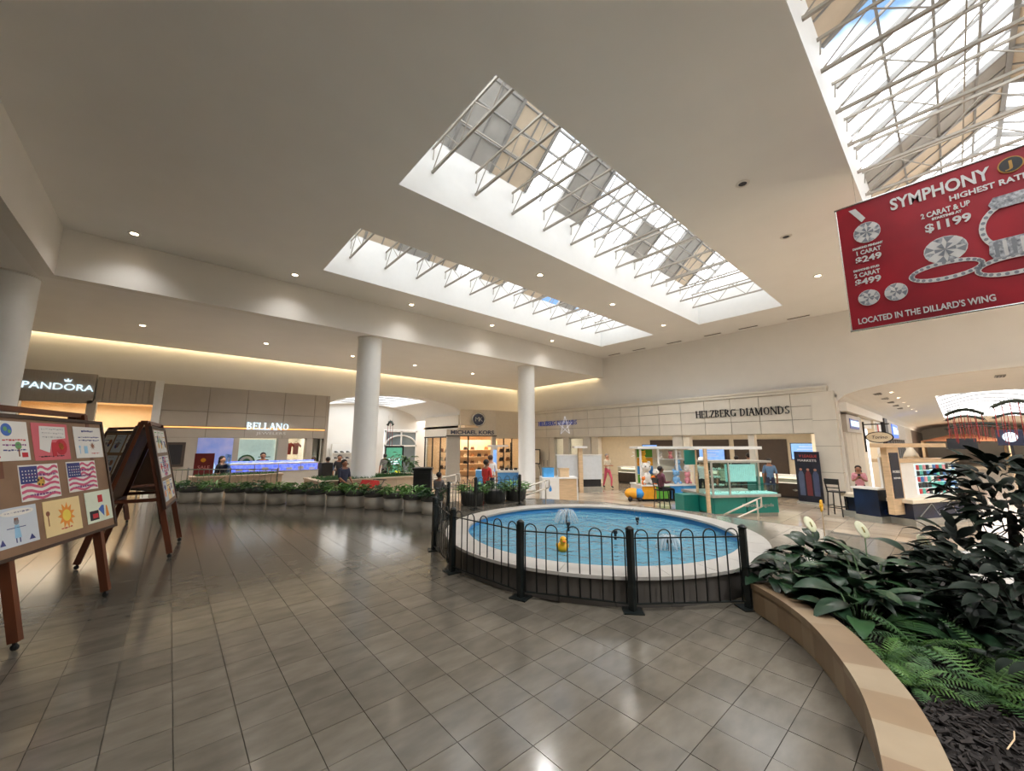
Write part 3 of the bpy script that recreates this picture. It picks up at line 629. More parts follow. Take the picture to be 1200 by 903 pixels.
MB().disc(-.35, -.05, .34, -.02, 0, 24).build('logo_ring', mat('logo_green', (86, 138, 84), .5), t); MB().disc(-.35, -.05, .27, -.03, -.02, 24).build('logo_disc', M_cream, t)
MB().disc(-.35, -.05, .16, -.035, -.03, 16).build('logo_leaf', MATS['logo_green'], t)
mb = MB(); 
for k in range(4): mb.box(.1, .6-.1*(k % 2), -.02, 0, .15-.16*k, .19-.16*k)
mb.build('text_lines', MATS['logo_green'], t)
M_cl = [mat('cloth_red', (200, 78, 70), .7), mat('cloth_pink', (226, 150, 150), .7), mat('cloth_blue', (80, 110, 160), .7), mat('cloth_black', (40, 38, 44), .7), mat('cloth_white', (230, 226, 220), .7)]
def garment(loc, m, label, s=1.):
    t = thing('hanging_shirt', label, 'clothing', loc, 0, 'shirts hanging in the shop windows')
    MB().plate([(-.12*s, -.6*s), (.12*s, -.6*s), (.14*s, -.1*s), (.24*s, -.22*s), (.28*s, -.12*s), (.12*s, .05*s), (.05*s, .02*s), (-.05*s, .02*s), (-.12*s, .05*s), (-.28*s, -.12*s), (-.24*s, -.22*s), (-.14*s, -.1*s)], -.03, .03).build('shirt', m, t)
    MB().tube([(-.12*s, 0, .05*s), (0, 0, .1*s), (.12*s, 0, .05*s)], .01, 5).build('hanger', M_chrome, t)
for k in range(4):
    garment((4.48+.2*(k % 2)*1.6, YL+.5+.03*k, [1.7, 1.7, .85, .85][k]), M_cl[[0, 1, 0, 4][k]], '%s %s shirt in the jewelry shop doorway' % (['upper left', 'upper right', 'lower left', 'lower right'][k], ['red', 'pink', 'red', 'white'][k]), .9)
for k in range(2): garment((5.52+.28*k, YL+.45, 1.6-.8*k), M_cl[[3, 0][k]], ['black shirt in the narrow dark window by the corridor', 'red shirt in the narrow dark window by the corridor'][k])
# corridor entrance with an arched glass door
Dn = sroot('door_1', (13.35, 28.2, ZL)); Dn['label'] = 'white framed glass entrance with an arched transom'
for x in (-1.3, -.05, 1.2): MB().box(x, x+.1, -.1, .1, 0, 3.3).build('frame', M_white, Dn)
MB().box(-1.3, 1.3, -.1, .1, 3.2, 3.35).box(-1.3, 1.3, -.1, .1, 2.1, 2.22).build('frame', M_white, Dn)
mb = MB(); mb.tube([(1.25*math.cos(PI*k/16), -.05, 2.2+.75*math.sin(PI*k/16)) for k in range(17)], .06, 6); mb.build('arch_frame', M_white, Dn, True)
M_dglass = mat('door_glass', (120, 134, 140), .08, var=.1, scale=1)
for a, b in ((-1.2, -.05), (.05, 1.2)): MB().box(a, b, -.02, .0, .05, 2.1).build('pane', M_dglass, Dn)
MB().box(-1.2, 1.2, -.02, 0, 2.22, 3.2).build('pane', M_dglass, Dn)
for x in (-.15, .15): MB().box(x-.02, x+.02, -.12, -.08, .9, 1.3).build('handle', M_chrome, Dn)
area('corridor_fill_light', (9, 25, 3.9), 4, 3, 25, color=(1, .88, .72))
t = thing('display_wall', 'white shoe display wall in the left corridor', 'display', (9.4, 27.6, ZL))
MB().box(-1.2, 1.2, 0, .35, 0, 2.3).build('back_panel', M_white, t)
for z in (.5, .9, 1.3, 1.7): MB().box(-1.15, 1.15, -.25, 0, z, z+.03).build('shelf_board', M_white, t)
for r_, z in enumerate((.53, .93, 1.33, 1.73)):
    for k in range(6):
        u = -.95+.38*k
        o = MB().add([(0, -.06, 0), (.24, -.05, 0), (.24, .05, 0), (0, .06, 0), (0, -.05, .1), (.1, -.04, .1), (.22, -.03, .04), (.22, .03, .04), (.1, .04, .1), (0, .05, .1)], [(3, 2, 1, 0), (4, 5, 8, 9), (5, 6, 7, 8), (0, 1, 6, 5, 4), (3, 9, 8, 7, 2), (1, 2, 7, 6), (0, 4, 9, 3)]).build('shoe', M_dark)
        o.location = (9.4+u-.12, 27.48, ZL+z); tag(o, '%s dark shoe on the %s shelf of the white display wall' % (ORD[k], ROWN[r_]), 'shoe', 'shoes on the white display wall')
# ------------------------------------------------------------------ right corridor shops (wall at y = 2.9, facing -y)
R = sroot('wall_corridor_shops', (0, 2.9, 0)); R['label'] = 'row of shop fronts along the right hand corridor'
for a, b in ((19.8, 21.0), (21.05, 22.2), (22.25, 23.4)):
    MB().box(a, b, -.12, .2, ZL, 2.15).build('front_panel', M_stone, R)
MB().box(19.8, 23.45, -.2, .2, 2.15, 2.85).build('sign_fascia', M_taupe, R)
MB().box(19.6, 31, -.28, .1, 2.95, 3.3).build('bulkhead', M_wall, R)
MB().box(23.5, 24.0, -.1, .2, ZL, 2.95).box(28.6, 31.6, -.1, .2, ZL, 2.95).build('front_panel', M_stone, R)
MB().box(24.0, 28.6, 1.6, 1.8, ZL, 2.6).box(24, 28.6, .2, 1.8, 2.5, 2.6).build('shop_interior', M_cream, R)
for z in (.4, 1.0, 1.6): MB().box(24.1, 28.5, 1.2, 1.6, z, z+.04).build('shelf_board', M_wood, R)
MB().box(31.6, 33, -.3, .2, ZL, 3.2).build('dark_column', M_dark, R)
MB().box(33, 47, -.05, .2, ZL, 2.0).build('dark_glazing', mat('dark_shop_glass', (30, 34, 40), .12), R)
for k in range(9): MB().box(33.2+1.7*k, 33.34+1.7*k, -.1, -.05, ZL, 2.0).build('mullion', M_mull, R)
MB().box(33, 47, -.2, .2, 2.0, 3.1).build('sign_fascia', M_taupe, R)
MB().box(47, 56, -.1, .2, ZL, 3.1).build('front_panel', M_stone, R)
MB().box(56, 76, -.1, .2, ZL, 3.1).build('front_panel', M_counter, R)
area('shop_ceiling_light', (26.3, 4.0, 2.4), 3, 1, 40)
area('corridor_fill_light', (60, -1.7, 3.9), 6, 5, 420, color=(1, .9, .76))  # added area lamp without a fixture, brightens the corridor's far end
area('corridor_fill_light', (23.5, -1.7, 3.95), 3, 5, 70, color=(1, .9, .76))  # second added lamp, lifts the near part of the vault
s = sign('store_sign', 'small white lettering on the first taupe fascia of the right corridor', (21.5, 2.68, 2.5), 0)
MB().box(-1.1, 1.1, 0, .02, -.2, .2).build('sign_board', M_blue_l, s); txt('LUG BUG', .3, s, M_halo, (0, -.01, 0), .01, width=1.8, bold=.01)
s = thing('blade_sign', 'oval hanging blade sign with dark rim on a black bracket', 'sign', (25.4, 2.45, 2.0), -PI/2)
MB().bar((-.45, 0, .62), (.5, 0, .62), .05).bar((-.45, 0, -.7), (-.45, 0, .75), .12).build('bracket', M_black, s)
MB().disc(.1, 0, .5, -.03, .03, 28, .27).build('rim', M_black, s); MB().disc(.1, 0, .45, -.04, .04, 28, .23).build('oval_panel', M_cream, s)
txt('Torino', .2, s, M_black_l, (.1, -.045, 0), .004, shear=.2)
s = sign('store_sign', 'glowing blue and white sign on the dark store in the right corridor', (38, 2.65, 2.55), 0)
MB().box(-1.8, 1.8, 0, .04, -.45, .45).build('sign_board', mat('sign_blue', (60, 100, 200), .4, emit=.8), s); txt('Eddie', .7, s, M_halo, (0, -.02, 0), .02, width=2.8)
s = sign('store_sign', 'pale red and white poster sign above the corridor shops', (30.2, 2.75, 2.45), 0)
MB().box(-.9, .9, 0, .04, -.42, .42).build('sign_board', M_white, s); MB().box(-.8, -.3, -.01, 0, -.35, .35).build('red_print', M_cl[0], s)
# far end: gazebo roofs and glow
t = thing('brown_gazebo', 'brown peaked gazebo at the far end of the right corridor', 'gazebo', (66, -.6, ZL))
MB().add([(-3, -3.2, 2.6), (3, -3.2, 2.6), (3, 3.2, 2.6), (-3, 3.2, 2.6), (0, -.6, 3.4), (0, .6, 3.4)], [(0, 3, 5, 4), (1, 4, 5, 2), (0, 4, 1), (3, 2, 5), (3, 2, 1, 0)][0:5]).build('roof', mat('gazebo_roof', (140, 92, 66), .6), t)
for a in (-1, 1):
    for b in (-1, 1): MB().box(a*2.8-.1, a*2.8+.1, b*3-.1, b*3+.1, 0, 2.6).build('post', M_wood, t)
t = thing('hanging_screen', 'black hanging screen far down the right corridor', 'screen', (45, -.35, 1.7), -PI/2)
MB().box(-.75, .75, 0, .1, -.4, .4).build('panel', M_dark, t)
for sx in (-.5, .5): MB().bar((sx, .05, .4), (sx, .05, 2.2), .03).build('hanger_rod', M_dark, t)
t = thing('round_clock_sign', 'round white lit disc on a dark board in the right corridor', 'sign', (34, -2.0, 1.95), -PI/2)
MB().box(-.45, .45, .02, .1, -.35, .5).build('board', mat('navy_board', (44, 48, 72), .5), t); MB().disc(0, .1, .26, -.02, .02, 24).build('disc', M_halo, t)
MB().bar((0, .06, -.35), (0, .06, -2.57), .1).build('post', M_dark, t)
M_garl = mat('garland_green', (28, 38, 30), .8, var=.3, scale=20); M_redr = mat('ribbon_red', (140, 44, 46), .6)
def garland(label, x, y0, y1, z, drop, bow=.22, n=6):
    t = thing('garland_arch', label, 'decoration', (x, (y0+y1)/2, z), -PI/2, 'hanging red garlands'); w = abs(y1-y0)/2
    P = [(-w+2*w*k/16, 0, bow*math.sin(PI*k/16)) for k in range(17)]
    mb = MB().tube(P, .07, 6); rr = random.Random(int(x*10))
    for q in range(70):
        k = rr.randrange(17); p = Vector(P[k])+Vector((rr.uniform(-.06, .06), 0, 0)); d = Vector((rr.uniform(-1, 1), rr.uniform(-1, 1), rr.uniform(-1, 1))).normalized()*.14
        mb.tube([p, p+d], .018, 3, .004)
    mb.build('garland', M_garl, t)
    for k in range(n):
        u = -w*.9+2*w*.9*k/(n-1); zt = bow*math.sin(PI*(u+w)/(2*w))
        MB().box(u-.013, u+.013, -.01, .01, -drop-.15*((k*5) % 3), zt).build('ribbon', M_redr, t)
    for sx in (-w, w): MB().tube([(sx*.8, 0, .05), (sx*.8, 0, .6)], .006, 4).build('wire', M_chrome, t)
garland('nearest left red ribbon garland hanging in the right corridor', 26, .15, -.95, 2.95, .95, n=6)
garland('nearest right red ribbon garland hanging higher in the right corridor', 25, -1.15, -2.3, 3.16, 1.2, n=6)
garland('second left red ribbon garland further down the right corridor', 33, .2, -1.2, 3.0, .9, n=7)
garland('second right red ribbon garland further down the right corridor', 33, -1.5, -2.9, 3.05, 1.0, n=7)
garland('third red ribbon garland deep in the right corridor, centred', 42, .2, -2.5, 2.9, .8, n=10)
garland('fourth red ribbon garland deepest in the right corridor', 50, .4, -2.9, 2.95, .7, n=10)
garland('small red garland on the pillar of the left corridor', 10.6, 24.4, 23.6, 2.9, 1.2, n=3)
# ------------------------------------------------------------------ kiosks on the concourse (floor at ZL)
M_teal = mat('teal_laminate', (28, 128, 118), .35, var=.05); M_teald = mat('teal_dark', (20, 104, 98), .35)
M_cold = mat('case_light', (206, 238, 238), .4, emit=.35); M_silver = mat('brushed_silver', (188, 190, 186), .35, metal=.6)
M_kglass = glass('case_glass', (226, 244, 240), .96)
M_gem = mat('gem_pieces', (214, 236, 226), .2, var=.3, scale=30, emit=.2)
# teal jewelry kiosk: corner at (13.06,5.23); local x along the front, local y into it
ak = math.atan2(-1.23, 1.85)
t = thing('jewelry_kiosk', 'teal jewelry kiosk with glass showcases and a pale canopy beside the fountain', 'kiosk', (13.06, 5.23, ZL), ak)
MB().box(.08, 2.3, .1, 1.6, 0, .12).build('plinth', M_silver, t)
for k in range(2): MB().box(.04+1.14*k, 1.14+1.14*k, .03, .1, .12, .62).build('front_panel', M_teal, t)
MB().box(0, .07, .05, 1.7, .12, .62).build('side_panel', M_teal, t); MB().box(.07, 2.3, .1, 1.7, .12, .6).build('body', M_teald, t)
MB().box(-.03, 2.36, -.02, 1.75, .62, .7).build('counter_edge', M_silver, t)
MB().box(.05, 2.3, .05, .55, .7, .74).build('case_bed', M_cold, t); MB().box(.62, 2.32, 0, .012, .7, .98).build('front_pane', M_kglass, t)
MB().box(.62, 2.34, 0, .5, .98, 1.0).build('low_case_top', M_kglass, t)
MB().box(.9, 2.0, .55, .6, 1.05, 1.62).build('lit_back_panel', M_cold, t)
for a, b in ((.0, .05), (.58, .63), (2.05, 2.1)): MB().box(a, b, .0 if a < .6 else .5, .05 if a < .6 else .55, .7, 1.7).build('case_post', M_silver, t)
MB().box(0, 2.15, .0, .95, 1.7, 1.76).build('case_top', M_silver, t)
MB().box(0.02, .6, .01, .025, .7, 1.7).build('pane', M_kglass, t); MB().box(0, .012, .05, .9, .7, 1.7).build('pane', M_kglass, t); MB().box(.63, 2.05, .5, .512, 1.0, 1.7).build('pane', M_kglass, t)
for z in (.95, 1.2, 1.45): MB().box(.06, .56, .1, .5, z, z+.012).build('glass_shelf', M_kglass, t)
for q, z in enumerate((.74, .97, 1.22, 1.47)):
    mb = MB(); rr = random.Random(q)
    for k in range(16): mb.sph((rr.uniform(.1, .52), rr.uniform(.12, .48), z+.03), (.022, .022, .03), 6, 4)
    stuff(mb.build('jewelry', M_gem, t))
mb = MB(); rr = random.Random(5)
for k in range(24): mb.sph((rr.uniform(.7, 2.25), rr.uniform(.1, .45), .76), (.03, .02, .02), 6, 4)
stuff(mb.build('jewelry', M_gem, t))
for k in range(14): MB().tube([(.98+.07*k, .535, 1.56), (.98+.07*k, .53, 1.2+.02*(k % 3))], .006, 4).build('necklace', M_gem, t)
MB().box(-.55, -.02, .75, 1.3, .0, .62).build('end_cabinet', M_teal, t); MB().box(-.25, -.17, -.1, 0.0, 0, 2.15).build('canopy_post', M_wood, t)
MB().box(-.14, -.08, .6, .66, .7, 2.1).build('canopy_post', M_wood, t)
MB().box(-.3, 2.2, .4, .6, 2.12, 2.22).build('canopy_beam', M_white, t); MB().box(-.5, -.14, .6, .66, 1.62, 2.1).build('teal_panel', M_teal, t)
MB().box(2.02, 2.3, .6, 1.0, .7, 1.2).build('till_cabinet', M_teal, t)
txt('Piercing Pagoda', .15, t, M_silver, (1.55, .02, .36), .006, width=1.1)
# toy kiosk
t = thing('toy_kiosk', 'white framed toy stand with coloured base panels left of the teal kiosk', 'kiosk', (14.55, 8.55, ZL), ak)
MB().box(.05, 2.4, .1, 1.1, 0, .1).build('plinth', M_dark, t)
for k, m in enumerate((mat('toy_orange', (240, 168, 40), .5), mat('toy_green', (96, 170, 60), .5), mat('toy_blue', (60, 150, 226), .5), mat('toy_blue2', (84, 170, 236), .5))):
    MB().box(.02+.6*k, .6+.6*k, .04, .1, .1, .62).build('base_panel', m, t)
MB().box(0, 2.45, .08, 1.1, .1, .6).build('base_body', M_white, t); MB().box(-.03, 2.48, .0, 1.12, .6, .66).build('counter', M_white, t)
for a in (0, .78, 1.58, 2.38): MB().box(a, a+.07, .1, .17, .66, 2.1).build('post', M_white, t)
MB().box(0, 2.45, .55, .6, .66, 2.1).build('back_panel', M_cream, t)
MB().box(-.15, 2.55, .0, .75, 2.1, 2.2).build('canopy', M_white, t)
for z in (1.15, 1.65): MB().box(.85, 2.38, .2, .55, z, z+.03).build('shelf_board', M_white, t)
for k in range(4): MB().box(.08, .76, .52, .55, .7+.35*k, 1.02+.35*k).build('print_panel', [MATS['toy_green'], MATS['toy_blue'], MATS['toy_orange'], MATS['toy_green']][k], t)
MB().sph((-.3, .3, .3), (.34, .26, .22), 12, 8).build('yellow_ride_body', MATS['toy_orange'], t, True)
MB().sph((-.08, .2, .3), (.22, .24, .2), 12, 8).build('blue_ride_body', MATS['toy_blue'], t, True)
for x in (-.5, -.1): MB().sph((x, .1, .1), (.1, .1, .1), 10, 6).build('ride_wheel', M_dark, t, True)
RK = Matrix.Rotation(ak, 3, 'Z')
def plush(u, v, z, s, m, label, ears=True, m2=None):
    p = Vector((14.55, 8.55, 0))+RK @ Vector((u, v, 0)); t = thing('plush_toy', label, 'plush toy', (p.x, p.y, ZL+z), ak, 'plush toys on the toy stand')
    MB().sph((0, 0, .16*s), (.14*s, .12*s, .16*s)).build('body', m, t, True); MB().sph((0, -.02*s, .4*s), (.13*s, .12*s, .12*s)).build('head', m2 or m, t, True)
    for sx in (-1, 1):
        if ears: MB().sph((sx*.1*s, 0, .51*s), .045*s, 8, 6).build('ear', m, t, True)
        MB().sph((sx*.1*s, -.1*s, .06*s), (.05*s, .08*s, .05*s), 8, 6).build('foot', m, t, True); MB().sph((sx*.05*s, -.13*s, .43*s), .014*s, 6, 4).build('eye', M_dark, t)
pw = mat('plush_white', (236, 232, 226), .9); po = mat('plush_orange', (236, 130, 50), .9); py_ = mat('plush_yellow', (246, 190, 60), .9); pb = mat('plush_blue', (130, 180, 226), .9); pk = mat('plush_pink', (230, 150, 160), .9); pd = mat('plush_dark', (70, 52, 50), .9)
plush(.3, .3, .66, 1.7, pw, 'large white plush cat at the left of the toy stand counter'); plush(.25, .35, 1.55, .9, py_, 'yellow plush at the top left of the toy stand')
plush(.55, .15, .66, .7, po, 'round orange plush on the toy stand counter', False); plush(.1, .12, .66, .6, po, 'small orange plush at the left end of the toy counter')
plush(.75, .25, .66, 1.2, pd, 'dark haired plush doll in the middle of the toy stand', False, pw); plush(1.75, .3, 1.18, .9, pb, 'blue plush on the middle shelf of the toy stand'); plush(2.15, .3, 1.18, .9, pw, 'white plush with dark feet on the middle shelf of the toy stand', True, pd)
plush(1.0, .3, 1.68, .6, pw, 'small white plush on the top shelf of the toy stand, leftmost'); plush(1.45, .3, 1.68, .6, pk, 'pink plush on the top shelf of the toy stand'); plush(1.85, .3, 1.68, .6, pw, 'white plush on the top shelf, right of the pink one'); plush(1.6, .2, .66, 1.1, pb, 'blue plush on the toy counter by the seated woman'); plush(2.1, .2, .66, .9, pk, 'pink plush on the toy counter at its right end')
# white counter with a wooden front
t = thing('service_counter', 'white counter with a wood panel front and a blue drop logo', 'counter', (11.45, 11.2, ZL), ak-.1)
MB().box(0, .7, 0, .9, 0, .95).build('white_block', M_white, t); MB().box(.7, 1.42, .04, .86, .05, .9).build('wood_front', M_wood, t); MB().box(.66, 1.46, 0, .9, .9, .95).box(1.42, 1.46, 0, .9, 0, .9).build('surround', M_white, t)
MB().plate([(.3, .4), (.38, .42), (.4, .5), (.34, .66), (.28, .5), (.29, .42)], -.01, 0).build('drop_logo', MATS['toy_blue'], t)
def box_thing(name, label, cat, loc, rz, sx, sy, sz, m):
    t = thing(name, label, cat, loc, rz); MB().box(-sx/2, sx/2, -sy/2, sy/2, 0, sz).build('body', m, t, bev=.01); MB().box(-sx/2-.01, sx/2+.01, -sy/2-.01, sy/2+.01, sz-.05, sz).build('lid', m, t); return t
RC = Matrix.Rotation(ak-.1, 3, 'Z')
p = Vector((11.45, 11.2, 0))+RC @ Vector((.3, .4, 0)); box_thing('display_box', 'blue display box on the white counter', 'box', (p.x, p.y, ZL+.95), ak, .45, .3, .38, MATS['toy_blue2'])
p = Vector((11.45, 11.2, 0))+RC @ Vector((.95, .4, 0)); box_thing('display_box', 'brown wooden box on the white counter', 'box', (p.x, p.y, ZL+.95), ak, .4, .3, .36, M_wood)
# white partition kiosk
t = thing('partition_kiosk', 'kiosk of white translucent panels on a black base with a wooden post', 'kiosk', (14.3, 12.75, ZL), ak)
MB().box(0, 2.1, 0, .8, 0, .25).build('base', M_silver, t); MB().box(.05, 2.05, .02, .75, .25, .6).build('black_cabinet', M_dark, t)
M_frost = mat('frosted_panel', (216, 222, 228), .3, var=.04)
MB().box(-.15, .92, -.02, .02, .62, 1.75).build('frosted_panel', M_frost, t); MB().box(1.05, 2.1, -.02, .02, .6, 1.75).build('frosted_panel', M_frost, t)
MB().box(-.2, 2.15, -.04, .04, 1.75, 1.8).build('top_rail', M_white, t)
MB().box(.88, 1.08, -.2, -.04, 0, 2.1).build('wood_post', M_wood, t); MB().box(.65, 1.3, -.3, .1, 2.1, 2.2).build('post_cap', M_white, t)
def stool(name, label, loc, rz, m, s=1.0, back=True):
    t = thing(name, label, 'stool', loc, rz); hz = .74*s
    MB().box(-.19, .19, -.19, .19, hz-.04, hz).build('seat', m, t, bev=.015)
    for sx in (-1, 1):
        for sy in (-1, 1):
            top = (sx*.16, sy*.16, hz-.03) ; MB().bar(top, (sx*.2, sy*.2, 0), .028).build('leg', m, t)
    MB().box(-.19, .19, -.2, -.18, .25, .275).box(-.19, .19, .18, .2, .25, .275).box(-.2, -.18, -.19, .19, .3, .325).box(.18, .2, -.19, .19, .3, .325).build('footrest', m, t)
    if back:
        for sx in (-1, 1): MB().bar((sx*.17, .17, hz), (sx*.19, .24, hz+.36), .028).build('back_post', m, t)
        MB().box(-.2, .2, .2, .235, hz+.22, hz+.4).build('backrest', m, t); MB().box(-.19, .19, .19, .21, hz+.1, hz+.13).build('back_rail', m, t)
    return t
stool('bar_stool', 'dark bar stool in front of the white partition kiosk', (13.95, 12.1, ZL), ak, M_black, .95)
# blue kiosk
t = thing('phone_kiosk', 'blue and white kiosk with a tall sign post in front of the handbag shop', 'kiosk', (12.55, 15.9, ZL), ak-.05)
MB().box(0, 2.0, 0, 1.1, .1, .85).build('blue_base', mat('kiosk_blue', (70, 140, 206), .4, col2=(110, 176, 226), scale=2), t); MB().box(.05, 1.95, .05, 1.05, 0, .1).build('plinth', M_dark, t)
MB().box(-.03, 2.03, -.03, 1.13, .85, .95).build('counter_top', M_white, t); MB().box(.05, .3, -.1, .1, 0, 2.15).build('sign_post', M_white, t); MB().box(-.2, .85, -.2, .2, 2.15, 2.25).build('post_cap', M_white, t)
MB().box(.1, .25, -.115, -.1, .9, 2.0).build('post_screen', M_screen, t)
MB().box(-.8, -.1, .1, .9, .0, .95).build('blue_side_block', MATS['kiosk_blue'], t)
mb = MB(); 
for k in range(6): mb.box(.5+.24*k, .66+.24*k, .3, .7, .95, 1.02+.04*(k % 2))
mb.build('device_stands', M_dark, t)
# shoe banner
t = thing('standing_banner', 'tall dark roll-up banner with figures standing by the diamond store pier', 'banner', (19.0, 3.95, ZL), -PI/2-.15)
MB().box(-.42, .42, 0, .04, .05, 2.0).build('banner_panel', mat('banner_dark', (26, 28, 36), .4, col2=(40, 44, 60), scale=4), t); MB().box(-.45, .45, -.12, .14, 0, .06).build('base', M_silver, t)
txt('V LEAGUE', .15, t, M_cl[0], (.05, -.01, 1.82), .004, width=.6); txt('MARKETS', .12, t, M_white, (0, -.01, 1.65), .004, width=.62)
for k in range(3):
    u = -.24+.24*k
    MB().disc(u, 1.3, .05, -.008, 0, 10).build('figure_print', mat('print_skin', (170, 120, 100), .5), t); MB().plate([(u-.09, .3), (u+.09, .3), (u+.1, 1.1), (u+.05, 1.24), (u-.05, 1.24), (u-.1, 1.1)], -.008, 0).build('figure_print', [mat('print_steel', (84, 96, 122), .5), mat('print_maroon', (110, 50, 54), .5), mat('print_slate', (70, 80, 110), .5)][k], t)
# right phone accessory kiosk: front corner (16.0,.95)
M_navy = mat('navy_marble', (20, 25, 36), .25, col2=(26, 44, 80), scale=1.5)
t = thing('accessory_kiosk', 'pale wood framed phone case kiosk with navy base at the right', 'kiosk', (16.0, .95, ZL), math.atan2(-1.1, 2.6))
MB().box(0, 3.2, .02, 1.9, 0, .18).box(-.4, .1, .6, 1.3, 0, .18).build('plinth', M_silver, t)
MB().box(.03, 3.15, .06, 1.8, .18, .62).build('navy_base', M_navy, t); MB().box(-.4, .05, .62, 1.25, .18, .95).build('navy_wing', M_navy, t)
MB().box(-.05, 3.2, 0, 1.85, .62, .72).build('ledge', M_cream, t); MB().box(-.43, .05, .58, 1.3, .95, 1.0).build('wing_counter', M_white, t)
MB().box(.1, 3.1, .35, .75, .72, 1.75).build('cabinet', M_white, t); MB().box(-.05, 3.2, .3, .85, 1.75, 1.85).build('cabinet_top', M_wood, t)
MB().box(-.42, .12, .25, .4, .3, 2.2).build('wood_frame', M_wood, t); MB().box(-.35, .05, .235, .25, .75, 2.05).build('navy_poster', M_navy, t)
MB().box(-.6, 2.4, .2, .55, 2.2, 2.32).build('canopy_beam', M_wood, t); MB().box(-.12, .0, .6, .66, 1.0, 1.9).build('white_divider', M_white, t)
txt('MOBILE', .1, t, M_white, (-.15, .228, 1.5), .003, width=.32); txt('REPAIR', .07, t, M_white, (-.15, .228, 1.32), .003, width=.3)
cm = [mat('case_%d' % k, c, .4) for k, c in enumerate(((200, 60, 70), (60, 120, 190), (240, 240, 236), (30, 34, 44), (236, 160, 170), (90, 190, 180)))]
lit = MB().box(.95, 3.0, .335, .35, .8, 1.7).build('lit_rack', M_cold, t)
for r_ in range(5):
    for k in range(12):
        MB().box(1.0+.165*k, 1.11+.165*k, .31, .335, .82+.175*r_, .97+.175*r_).build('phone_case', cm[(k*5+r_*3+(k*r_) % 4) % 6], t)
mb = MB(); [mb.bar((a, .055, .25), (b, .055, .58), .015) for a, b in ((.3, .9), (1.2, .9), (1.2, 1.8), (2.1, 1.8))]; mb.build('zigzag_trim', M_silver, t)
stool('bar_stool', 'black slat back bar stool left of the phone case kiosk', (16.55, 2.75, ZL), ak+1.9, M_black, 1.05)
for k in range(2):
    t = thing('wicker_ornament', '%s pale cone ornament on top of the phone case kiosk' % ['left', 'right'][k], 'ornament', (17.2+1.2*k, 1.5-.5*k, ZL+1.85))
    MB().lathe([(.2, 0), (.17, .12), (.08, .3), (.02, .34)], 14).build('cone', M_cream, t, True); MB().lathe([(.21, 0), (.21, .03)], 14).build('base_ring', M_wood, t)
# jewelry kiosk on the left concourse
M_bluel = mat('blue_case_light', (84, 108, 236), .3, emit=.6, col2=(190, 205, 255), scale=8)
t = thing('jewelry_kiosk', 'long jewelry kiosk glowing blue in front of the BELLANO shop', 'kiosk', (1.75, 18.0, ZL), 0)
MB().box(0, 3.1, 0, 1.6, 0, 1.2).build('base', M_white, t); MB().box(.05, 3.05, -.01, .02, 1.24, 1.5).build('lit_case_front', M_bluel, t)
MB().box(0, 3.1, -.03, 1.6, 1.2, 1.25).build('lower_frame', M_silver, t); MB().box(0, 3.1, -.03, 1.6, 1.5, 1.55).build('upper_frame', M_white, t); MB().box(-.02, .02, -.03, 1.5, 1.2, 1.9).build('end_panel', M_kglass, t)
for x in (.8, 1.6, 2.4): MB().box(x-.015, x+.015, -.03, .0, 1.24, 1.52).build('case_post', M_silver, t)
for k in range(7): MB().box(.2+.42*k, .42+.42*k, -.03, -.01, 1.27, 1.34+.03*(k % 3)).build('tray', M_white, t)
MB().box(0, 3.1, .8, .84, 1.5, 1.62).build('back_case', M_bluel, t)
MB().box(3.2, 3.65, -.1, .5, 0, 1.5).build('dark_cabinet', M_dark, t)
t = thing('red_sign_stand', 'dark red sign stand with pale print beside the blue kiosk', 'sign', (.95, 17.2, ZL), 0)
MB().box(-.27, .27, 0, .04, .9, 1.98).build('panel', mat('sign_maroon', (122, 36, 40), .5), t); MB().box(-.03, .03, .04, .08, 0, .95).build('post', M_dark, t); MB().box(-.25, .25, -.12, .2, 0, .04).build('foot', M_dark, t)
MB().disc(-.03, 1.75, .07, -.008, 0, 12).build('gold_print', MATS['toy_orange'], t); txt('SALE', .16, t, M_cl[1], (0, -.01, 1.5), .004); mb = MB(); [mb.disc(.12*math.cos(a), 1.08+.1*math.sin(a), .05, -.008, 0, 10) for a in (0, 1, 2, 3.1)]; mb.build('ring_print', M_white, t)
# directory screen, bins
t = thing('directory_screen', 'green digital directory totem with a yellow panel near the left corridor', 'screen', (9.35, 20.5, ZL), -.45)
MB().box(-.5, .5, 0, .2, 0, 2.2).build('case', M_black, t); MB().box(-.42, .42, -.01, 0, .35, 2.1).build('display', mat('screen_green', (96, 176, 146), .3, emit=.15), t)
MB().box(.08, .36, -.018, -.01, .5, .85).build('yellow_panel', mat('panel_yellow', (232, 232, 60), .4, emit=.4), t); mb = MB(); [mb.box(-.3, .3-.1*(k % 2), -.018, -.01, 1.2+.12*k, 1.26+.12*k) for k in range(3)]; mb.build('text_lines', M_halo, t)
def bin_(label, loc, rz=0):
    t = thing('trash_bin', label, 'bin', loc, rz); MB().box(-.24, .24, -.24, .24, 0, .95).build('body', M_dark, t, bev=.02); MB().box(-.27, .27, -.27, .27, .95, 1.02).build('lid', M_black, t, bev=.02); MB().box(-.15, .15, -.25, -.235, .72, .86).build('slot', M_black, t)
bin_('square black trash bin at the right end of the beige planter', (5.5, 10.1, 0), -.6)
